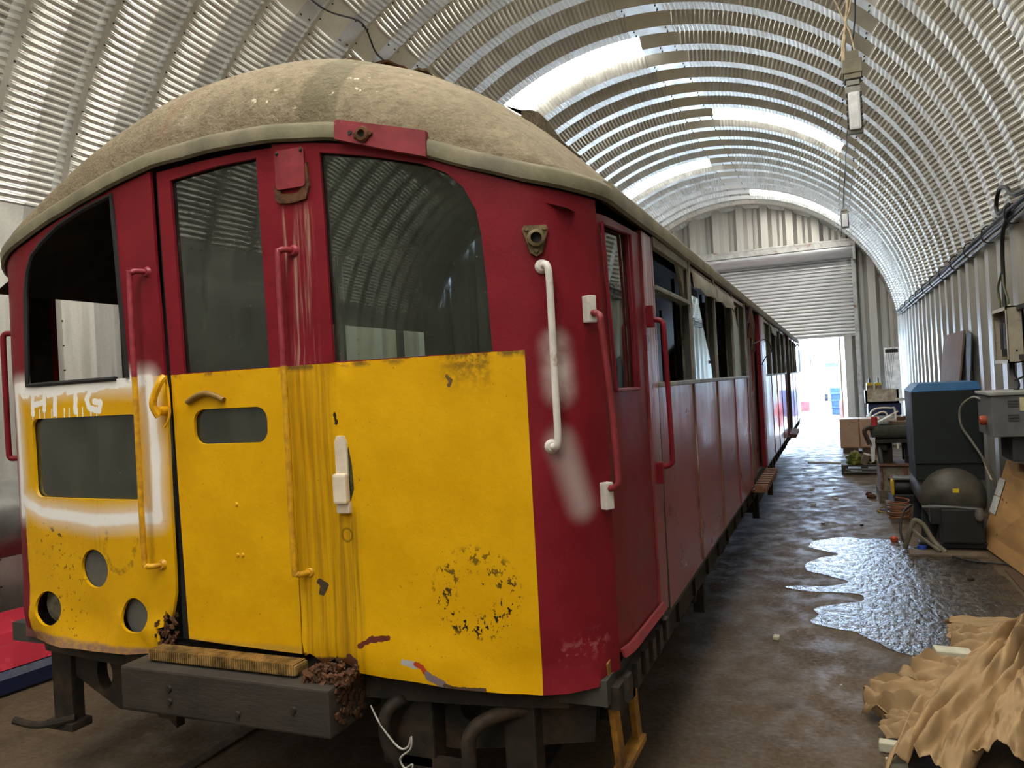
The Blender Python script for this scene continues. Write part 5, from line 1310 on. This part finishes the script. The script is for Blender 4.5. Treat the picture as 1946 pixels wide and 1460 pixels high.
bm = B(); bx(bm, .60, 1.22, 17.45, 17.95, 0, .62, .01); one('work_bench', bm, simple('dull_bench', (.30, .30, .28), .6), 'plain grey bench under the blue box by the end wall', 'bench')
bm = B(); bx(bm, .62, 1.24, 17.45, 17.95, .622, .87, .03); one('blue_box', bm, simple('navy_plastic_box', (.010, .018, .07), .45), 'dark blue plastic box under the stone-coloured trough', 'box')
tr_ = thing('trough', 'stained stone-coloured trough on the dark blue box', 'trough', (.89, 17.7, .872))
bm = B(); 
for b_ in ((.58, 1.20, 17.4, 17.44, .874, 1.15), (.58, 1.20, 17.94, 17.98, .874, 1.15), (.58, .62, 17.4, 17.98, .874, 1.15), (1.16, 1.20, 17.4, 17.98, .874, 1.15), (.58, 1.20, 17.4, 17.98, .874, .91)): bx(bm, *b_)
obj('shell', bm, simple('stained_stone', (.42, .36, .28), .8, 0, .3, 10, .3, 40, dirt=(.22, .15, .09)), tr_)
for i, (x, y) in enumerate(((.62, 17.72), (.78, 17.66))):
    t = thing('jerrycan', ('yellow jerrycan standing in the left end of the trough', 'yellow and black jerrycan beside the first one in the trough')[i], 'jerrycan', (x+.06, y, .912), 'yellow jerrycans in the trough')
    bm = B(); bx(bm, x, x+.13, y-.10, y+.10, .912, 1.30, .03); obj('body', bm, simple('yellow_can', (.50, .36, .03), .5), t)
    bm = B(); tube(bm, [(x+.065, y-.07, 1.29), (x+.065, y-.05, 1.37), (x+.065, y+.03, 1.37), (x+.065, y+.06, 1.29)], .016, 8); obj('handle', bm, M_CAB, t, 50)
    bm = B(); bx(bm, x+.01, x+.12, y-.112, y-.098, .98, 1.24); obj('label_patch', bm, M_BROWN, t)
for i in range(5):
    bm = B(); x = .90+i*.035; cyl(bm, (x, 17.75, .912), (x+.17, 17.85+.02*i, 2.02-.02*(i % 3)), .006, None, 6)
    one('steel_rod', bm, M_COND, ('leftmost', 'second from the left', 'middle', 'second from the right', 'rightmost')[i]+' of the thin steel rods standing in the trough', 'rod', 'steel rods in the trough', 50)
bm = B(); bx(bm, 1.02, 1.26, 17.80, 17.83, 1.90, 1.97); one('rod_clamp', bm, M_CAB, 'dark clamp near the top of the steel rods', 'clamp')
bm = B(); slab(bm, [V((1.10, 19.3, 0)), V((1.42, 19.2, 0)), V((1.42, 19.9, 2.05)), V((1.12, 20.0, 2.05))], .02); one('pale_board', bm, simple('pale_board', (.50, .50, .48), .6), 'tall pale board leaning in the far right corner', 'board')
bm = B(); bx(bm, 1.22, 1.34, 15.2, 15.32, 0, 1.08, .006); bx(bm, 1.0, 1.3, 15.2, 15.26, 1.00, 1.05, .004); one('white_post', bm, simple('whitewashed_post', (.50, .49, .46), .6), 'short whitewashed post with an arm against the side wall', 'post')
ch = thing('tubular_frame', 'white tubular chair frame before the dark blue box', 'frame', (.85, 16.9, 0))
bm = B(); tube(bm, [(.55, 16.8, 0), (.60, 16.8, .55), (.70, 16.8, .78), (1.0, 16.8, .80), (1.08, 16.8, .72), (1.10, 16.8, 0)], .018, 8); obj('front_loop', bm, M_CREAM, ch, 60)
bm = B(); tube(bm, [(.62, 17.1, 0), (.64, 17.1, .50), (.74, 17.1, .66), (.95, 17.1, .66), (1.0, 17.1, 0)], .018, 8); obj('rear_loop', bm, M_CREAM, ch, 60)
lump('plastic_bag', (.44, 17.25, .0), (.10, .10, .26), 5, simple('pale_turquoise_plastic', (.25, .50, .45), .4), 'pale turquoise plastic bag left of the blue box', 'bag', .9)
# ------------------------------------------------------------------ hanging lamps
M_LAMP = simple('grey_lamp_body', (.22, .22, .19), .5, .2, .2, 10)
def lamp(name, label, x, y, zt, L, w):
    """a strip fitting hung on end from the vault"""
    t = thing(name, label, 'lamp', (x, y, zt-L), 'hanging strip lamps')
    bm = B(); bx(bm, x-w*.5, x+w*.5, y, y+w*.5, zt-L, zt, .008); obj('tray', bm, M_LAMP, t)
    bm = B(); bx(bm, x-w*.40, x+w*.40, y-w*.28, y, zt-L+.02, zt-.05, .018); obj('diffuser', bm, simple('milky_diffuser', (.62, .63, .64), .25, 0, .15, 12), t)
    bm = B()
    for i in range(6):
        z = zt-L+.05+(L-.12)*i/5
        for sg in (-1, 1): bx(bm, x+sg*w*.46-.006, x+sg*w*.46+.006, y-.02, y+.01, z-.012, z+.012)
    obj('clips', bm, M_CAB, t)
    bm = B(); bx(bm, x-w*.42, x+w*.42, y-.01, y+w*.3, zt, zt+.035, .004); obj('end_cap', bm, M_LAMP, t)
    return t
lamp('strip_lamp', 'near grey strip lamp hanging on end from the vault', .235, 6.0, 3.62, .34, .10)
lamp('strip_lamp', 'far small strip lamp hanging on end near the end wall', .31, 14.0, 4.24, .29, .12)
bx_ = B(); bx(bx_, .17, .30, 5.97, 6.12, 3.70, 3.80, .008); bx(bx_, .19, .28, 5.98, 6.1, 3.80, 3.86, .004); bx(bx_, .18, .29, 5.98, 6.11, 3.665, 3.70); one('junction_box', bx_, simple('khaki_junction_box', (.17, .15, .10), .6), 'khaki junction box above the near strip lamp', 'box')
bm = B(); tube(bm, [(.20, 6.05, 3.80), (.19, 6.05, 3.95), (.21, 6.05, 4.08), (.23, 6.06, 4.25), (.24, 6.08, 4.5), (.30, 6.15, 5.0)], .009, 6); tube(bm, [(.26, 6.05, 3.86), (.24, 6.05, 4.0), (.215, 6.05, 4.10), (.26, 6.06, 4.3), (.28, 6.1, 5.0)], .006, 6)
tube(bm, [(.185, 6.05, 3.76), (.185, 6.05, 3.9), (.20, 6.05, 4.0)], .014, 6); tube(bm, [(.21, 6.05, 4.08), (.14, 6.05, 4.28), (.10, 6.06, 4.34), (.13, 6.06, 4.40), (.2, 6.07, 4.4)], .005, 6)
one('hanging_rope', bm, simple('pale_rope', (.50, .40, .26), .8, 0, .2, 40), 'knotted pale rope holding the near strip lamp', 'rope', None, 60)
bm = B(); pts = []
aS = radians(46.5)
for i in range(30):
    y = 4.6+i*.56; r = RIN-.03-.02*(i % 2); pts.append((AX+r*cos(aS), y, AZ+r*sin(aS)))
tube(bm, pts, .009, 6, 2); one('vault_cable', bm, M_CAB, 'black cable running along the vault seam above the lamps', 'cable', None, 60)
bm = B(); tube(bm, [(.31, 14.0, 4.27), (.32, 14.05, 4.6), (AX+(RIN-.03)*cos(aS), 14.1, AZ+(RIN-.03)*sin(aS))], .006, 6); one('lamp_cord', bm, M_CAB, 'thin cord holding the far strip lamp', 'cord', None, 60)
bm = B(); aL = radians(127); tube(bm, [(AX+(RIN-.04)*cos(a_), y, AZ+(RIN-.04)*sin(a_)) for y, a_ in ((5.2, radians(125)), (5.9, radians(126)), (6.35, radians(124.4)), (6.55, radians(124.8)), (6.9, radians(127)), (7.3, radians(127.3)), (7.8, radians(128.5)), (8.5, radians(128)))], .009, 6); one('vault_cable', bm, M_CAB, 'black cable sagging along the left vault seam above the roof', 'cable', None, 60)
bm = B(); tube(bm, [(-1.53, 9.5, AZ+RIN-.02), (-1.53, 9.5, 5.95), (-1.54, 9.5, 5.70)], .004, 5); one('hanging_string', bm, simple('pale_string', (.5, .45, .35), .8), 'short pale string hanging from the vault crown', 'string', None, 60)

# ------------------------------------------------------------------ left of the carriage
lp_ = thing('body_panel', 'red and navy glossy body panel lying on the floor left of the cab', 'panel', (-4.75, 3.6, 0))
def ext(bm, prof, a, b_):
    """extrude a (u, z) profile from a to b in the floor plane; u runs to the left of a->b"""
    a = V(a); b_ = V(b_); d = (b_-a).normalized(); s = V((-d.y, d.x, 0)); R = []
    for p in (a, b_): R.append([bm.verts.new(p+s*u+V((0, 0, z))) for u, z in prof])
    n = len(prof)
    for j in range(n): bm.faces.new((R[0][j], R[1][j], R[1][(j+1) % n], R[0][(j+1) % n]))
    bm.faces.new(list(reversed(R[0]))); bm.faces.new(R[1]); bmesh.ops.recalc_face_normals(bm, faces=bm.faces); return bm
M_NAVY = simple('navy_gloss', (.012, .018, .055), .15, 0, .15, 6, coat=.3)
M_PINK = simple('bright_red_gloss', (.50, .035, .06), .25, 0, .12, 6, coat=.2)
bm = B(); ext(bm, [(0, .02), (.02, .0), (.30, .0), (.30, .04), (.06, .13), (.0, .10)], (-4.62, 1.7, 0), (-4.28, 4.4, 0)); obj('navy_skirt', bm, M_NAVY, lp_)
bm = B(); ext(bm, [(.06, .135), (.30, .045), (.50, .10), (.50, .16), (.12, .26)], (-4.62, 1.7, 0), (-4.28, 4.4, 0)); obj('red_band', bm, M_PINK, lp_)
bm = B(); ext(bm, [(.62, .05), (.88, .08), (.88, .27), (.80, .29), (.66, .18)], (-4.62, 1.9, 0), (-4.30, 4.6, 0)); obj('red_upper', bm, M_PINK, lp_)
bm = B(); ext(bm, [(.66, .0), (.80, 0), (.80, .14), (.66, .11)], (-4.6, 2.0, 0), (-4.3, 4.4, 0)); obj('support', bm, M_CAB, lp_)
gt = thing('grey_cylinder', 'grey metal cylinder bracketed to the left wall beyond the cab', 'tank', (-5.15, 3.35, .6))
bm = B()
for y in (3.1, 3.7): bx(bm, X_L+.10, -5.30, y-.03, y+.03, .90, .96, .006)
obj('wall_bracket', bm, M_IRON, gt)
bm = B(); lathe(bm, [(0, -.6), (.16, -.58), (.25, -.5), (.26, -.4), (.26, .4), (.25, .5), (.16, .58), (0, .6)], (-5.15, 3.4, .93), (0, 1, 0), 28); obj('drum', bm, M_COND, gt, 50)

# ------------------------------------------------------------------ spilt water
def m_water():
    b = NB('spilt_water'); v = b.pos()
    n = b.noise(b.scale(v, (1, .5, 1)), 22, 4, .6); n2 = b.noise(b.scale(v, (1, .5, 1)), 90, 3)
    c = b.mix(b.ramp(b.noise(v, 3, 4), .4, .65), (.020, .017, .013), (.055, .044, .032))
    return b.pbr(c, b.ramp(n, .38, .62, .16, .34), 0, b.bump(b.mth('ADD', n, b.mth('MULTIPLY', n2, .25)), .55, .03), spec=.9)
PUD = [(-.26, 7.80), (-.28, 7.55), (-.12, 7.38), (-.05, 7.27), (-.16, 7.15), (-.24, 7.02), (-.30, 6.84), (-.27, 6.66), (-.12, 6.52), (.02, 6.36), (-.10, 6.22), (-.42, 6.13), (-.22, 6.03), (.05, 6.03), (.12, 5.92), (.06, 5.80), (-.10, 5.70), (-.20, 5.60), (-.17, 5.48), (-.22, 5.33), (-.14, 5.22), (.02, 5.16), (.09, 5.06), (.17, 4.96), (.24, 4.86), (.34, 4.78), (.47, 4.70), (.60, 4.66), (.72, 4.80), (.85, 5.2), (1.05, 5.7), (1.12, 6.3), (1.08, 6.9), (1.02, 7.25), (.72, 7.5), (.58, 7.68), (.50, 7.88), (.34, 8.0), (.18, 7.98), (0, 8.02), (-.14, 7.94)]
pp = [p for p in catmull([(x, y, 0) for x, y in PUD+PUD[:1]], 5)][:-1]
bm = B(); rnd = random.Random(2)
prism(bm, [(p.x+.015*mnoise.noise(p*9), p.y+.03*mnoise.noise(p*7+V((3, 0, 0)))) for p in pp], 0.0005, .0035)
bmesh.ops.triangulate(bm, faces=[f for f in bm.faces if len(f.verts) > 4])
one('puddle', bm, m_water(), 'ragged puddle of water shining on the concrete floor', 'puddle')

# ------------------------------------------------------------------ heap of crumpled brown paper
M_PAPER = simple('brown_kraft_paper', (.36, .235, .115), .75, 0, .16, 5, .35, 28, dirt=(.30, .17, .065), dirt_amt=.25)
def sheet_paper(label, spine, w, h, nf, seed, amp=.03, nu=46, nv=44, flare=None):
    bm = B(); P = catmull(spine, 10); n = len(P); rows = []
    L = [0.0]
    for i in range(1, n): L.append(L[-1]+(P[i]-P[i-1]).length)
    def pt(t):
        d = t*L[-1]
        for i in range(1, n):
            if L[i] >= d: return P[i-1].lerp(P[i], (d-L[i-1])/max(1e-6, L[i]-L[i-1]))
        return P[-1]
    for i in range(nu+1):
        t = i/nu; p = pt(t); T = (pt(min(1, t+.02))-pt(max(0, t-.02))); T.z *= .3; T.normalize(); S = V((-T.y, T.x, 0)).normalized()
        ww = w(t) if callable(w) else w; hh = h(t) if callable(h) else h; row = []
        for j in range(nv+1):
            v = -1+2*j/nv
            ph = nf*v+.9*mnoise.noise(V((t*1.6, v*1.1, seed)))
            tri = abs(((ph % 1)+1) % 1-.5)*2; tri = tri**.8
            fold = amp*(tri-.5)*(.6+.8*mnoise.noise(V((t*3, v*2, seed+7)))+.5)
            cr = .9*amp*(abs(mnoise.noise(V((t*3.2, v*3.6, seed+3))))-.2)+.30*amp*mnoise.noise(V((t*9, v*8, seed)))
            z = p.z+hh*max(0, 1-abs(v)**2.2)+fold+cr
            q = p+S*(v*ww*(1+.18*mnoise.noise(V((t*4, v*3, seed+11)))))+T*(.05*mnoise.noise(V((v*4, t*2, seed+5))))
            row.append(bm.verts.new((q.x, q.y, max(.006+.004*abs(sin(i*j)), z))))
        rows.append(row)
    for a, c in zip(rows[:-1], rows[1:]):
        for j in range(nv): bm.faces.new((a[j], a[j+1], c[j+1], c[j]))
    bmesh.ops.recalc_face_normals(bm, faces=bm.faces)
    o = one('paper_sheet', bm, M_PAPER, label, 'paper', 'crumpled brown paper heap', 70)
    m = o.modifiers.new('thickness', 'SOLIDIFY'); m.thickness = .002
    return o
sheet_paper('long rolled brown paper sheet at the back of the heap', [(.56, 5.22, .04), (.72, 5.20, .05), (.90, 5.20, .05), (1.15, 5.2, .06)], lambda t: .05+.05*t, .06, 1.2, 1, .025)
sheet_paper('open-mouthed crumpled brown paper just before the rolled one', [(.52, 4.86, .03), (.62, 4.86, .05), (.76, 4.88, .06), (.95, 4.9, .05)], lambda t: .10+.05*sin(t*3), .08, 2.2, 12, .05)
sheet_paper('crumpled brown paper in the middle of the heap, frilled at its left end', [(.315, 4.38, .04), (.40, 4.32, .05), (.52, 4.28, .05), (.70, 4.25, .06)], lambda t: .15+.05*sin(t*4), .08, 2.4, 23, .07)
sheet_paper('lowest brown paper of the heap, folded at its left edge', [(.095, 3.98, .03), (.20, 3.93, .05), (.32, 3.90, .06), (.5, 3.9, .06)], lambda t: .13+.05*t, .10, 2.2, 31, .07)
sheet_paper('small brown paper fold near the white foam block', [(.13, 3.72, .02), (.22, 3.70, .05), (.33, 3.69, .04), (.45, 3.68, .03)], lambda t: .11*(1-.5*t), .06, 2, 44, .035)
sheet_paper('largest brown paper sheet draped diagonally over the heap', [(.80, 4.42, .30), (.70, 4.22, .27), (.56, 3.96, .20), (.42, 3.72, .13), (.31, 3.50, .07), (.24, 3.30, .03)], lambda t: .055+.095*sin(min(1, t*1.25)*pi*.62), lambda t: .05+.04*t, 1.7, 52, .05, 60, 56)
sheet_paper('billowing brown paper sheet at the right edge of the frame', [(.72, 4.0, .16), (.66, 3.8, .15), (.58, 3.6, .10), (.52, 3.42, .05)], lambda t: .10+.05*t, .09, 1.3, 63, .05)
sheet_paper('dark brown paper tucked beneath the large draped sheet', [(.95, 4.6, .05), (.86, 4.35, .07), (.78, 4.1, .08), (.74, 3.8, .05)], .16, .05, 1.6, 71, .05)
sheet_paper('thin brown paper strip along the front of the heap', [(.15, 3.60, .012), (.25, 3.60, .02), (.36, 3.62, .02)], .022, .02, 1, 81, .012, 20, 14)
M_FOAM = simple('pale_foam', (.55, .53, .40), .8, 0, .08, 20, .2, 60)
def block(label, c, s, rz, ry=0):
    bm = B(); box(bm, (0, 0, s[2]/2), s, None, .006); bm.transform(Matrix.Translation(c) @ Matrix.Rotation(rz, 4, 'Z') @ Matrix.Rotation(ry, 4, 'Y')); one('foam_block', bm, M_FOAM, label, 'foam', 'pale foam offcuts')
block('long pale foam offcut lying on the paper heap', (.49, 4.50, .10), (.17, .10, .05), .1, .06)
block('small ribbed foam offcut at the front left of the heap', (.135, 3.58, .002), (.075, .05, .04), -.1)
block('yellowish foam offcut at the very front of the heap', (.155, 3.44, .002), (.07, .06, .03), .3)
bm = B(); tube(bm, [(.40, 4.60, .03), (.405, 4.62, .075), (.42, 4.56, .04), (.46, 4.52, .05)], .004, 5); one('wire_hook', bm, M_CREAM, 'small bent wire hook beside the long foam offcut', 'wire', None, 60)
# small litter
rnd = random.Random(21)
for i, (x, y) in enumerate(((-.23, 12.24), (.19, 8.64), (-.18, 8.69), (-.40, 4.91), (.86, 6.54), (-.07, 11.27), (-.05, 10.4), (-.3, 9.9), (.05, 13.3), (-.35, 11.2))):
    s = .018+.02*rnd.random(); dark = i in (1, 2, 4)
    bm = B(); box(bm, (x, y, s*.3+.003), (s*1.6, s, s*.6), Matrix.Rotation(rnd.random()*3, 3, 'Z'), s*.12)
    one('floor_scrap', bm, M_CAB if dark else M_FOAM, 'small dark scrap on the floor' if dark else 'tiny pale scrap on the floor', 'scrap', 'dark scraps on the floor' if dark else 'pale scraps on the floor')

# ------------------------------------------------------------------ outside the far door
oc = thing('parked_carriage', 'pale sunlit carriage parked on the same track outside', 'train', (XC, 34, 0))
MW = simple('sunlit_cream_body', (.62, .60, .58), .5, 0, .08, 3)
bm = B(); prism(bm, [(-1.3, .65), (1.3, .65), (1.33, 1.6), (1.28, 2.25), (.9, 2.7), (.4, 2.92), (-.4, 2.92), (-.9, 2.7), (-1.28, 2.25), (-1.33, 1.6)], 26, 42, Matrix(((1, 0, 0, XC), (0, 0, 1, 0), (0, 1, 0, 0), (0, 0, 0, 1)))); obj('body', bm, MW, oc)
for x in (-.8, 0, .8):
    bm = B(); bx(bm, XC+x-.25, XC+x+.25, 25.97, 26.02, 1.6, 2.3, .02); obj('window', bm, M_CAB, oc)
for i in range(5):
    bm = B(); bx(bm, XC+1.29, XC+1.335, 27+i*3, 29.2+i*3, 1.5, 2.1, .02); obj('window', bm, M_CAB, oc)
bm = B(); bx(bm, XC-1.25, XC+1.25, 25.9, 26.05, .35, .65, .02); obj('buffer_beam', bm, simple('red_buffer_beam', (.45, .03, .03), .5), oc)
for x in (-.85, .85):
    bm = B(); cyl(bm, (XC+x, 25.9, .5), (XC+x, 25.45, .5), .07, None, 12); cyl(bm, (XC+x, 25.47, .5), (XC+x, 25.42, .5), .20, None, 20); obj('buffer', bm, simple('red_buffer', (.40, .04, .04), .5), oc, 40)
for y in (27.5, 29.5, 38.5, 40.5):
    for sg in (-1, 1): bm = B(); cyl(bm, (XC+sg*.68, y, .41), (XC+sg*.82, y, .41), .40, None, 24); obj('wheel', bm, M_IRON, oc, 40)
sk = thing('blue_skip', 'blue ribbed skip standing outside beyond the doorway', 'skip', (.6, 31, 0))
bm = B(); prism(bm, [(-.10, 0), (1.2, 0), (1.35, .95), (-.15, .95)], 30, 32.2, Matrix(((1, 0, 0, 0), (0, 0, 1, 0), (0, 1, 0, 0), (0, 0, 0, 1)))); obj('hull', bm, simple('skip_blue', (.03, .07, .28), .5), sk)
for z in (.25, .5, .75):
    bm = B(); bx(bm, -.16, 1.3, 29.96, 30.02, z-.03, z+.03, .01); obj('rib', bm, simple('skip_rib', (.05, .09, .32), .5), sk)
vn = thing('blue_van', 'blue and white van parked far outside', 'van', (.6, 44, 0))
bm = B(); bx(bm, -.5, 1.6, 43, 47.5, .35, 1.75, .15); obj('body', bm, simple('van_white', (.65, .67, .7), .3), vn)
bm = B(); bx(bm, -.4, 1.5, 43.2, 46, 1.70, 2.05, .12); obj('roof', bm, simple('van_blue', (.03, .14, .36), .3), vn)
for x in (-.4, 1.5):
    for y in (43.8, 46.6): bm = B(); cyl(bm, (x-.08, y, .31), (x+.08, y, .31), .33, None, 20); obj('wheel', bm, M_CAB, vn, 40)
po = thing('yard_post', 'orange yard post with a bracket just outside the doorway', 'post', (.2, 24, 0))
bm = B(); cyl(bm, (.2, 24, 0), (.2, 24, 2.55), .04, None, 12); tube(bm, [(.2, 24, 2.5), (.28, 24, 2.58), (.42, 24, 2.58)], .03, 8); obj('pole', bm, simple('faded_orange', (.55, .30, .10), .5), po, 40)
bm = B(); bx(bm, .12, .28, 23.92, 24.08, 0, .7, .02); bx(bm, .28, .36, 23.95, 24.05, .35, .55, .01); obj('base', bm, simple('faded_red', (.50, .05, .04), .5), po)
ss = thing('storage_shed', 'red and white storage container right of the doorway outside', 'container', (1.9, 26, 0))
bm = B(); bx(bm, .55, 3.4, 25, 29.5, -.02, 2.1, .02); obj('body', bm, MW, ss)
bm = B(); bx(bm, .50, 3.45, 24.95, 29.5, 2.1, 2.75, .02); obj('fascia', bm, simple('container_red', (.42, .04, .04), .5), ss)
for i in range(4):
    bm = B(); bx(bm, .53, .56, 25.2+i*.95, 25.5+i*.95, .1, 2.05, .004); obj('rib', bm, MW, ss)
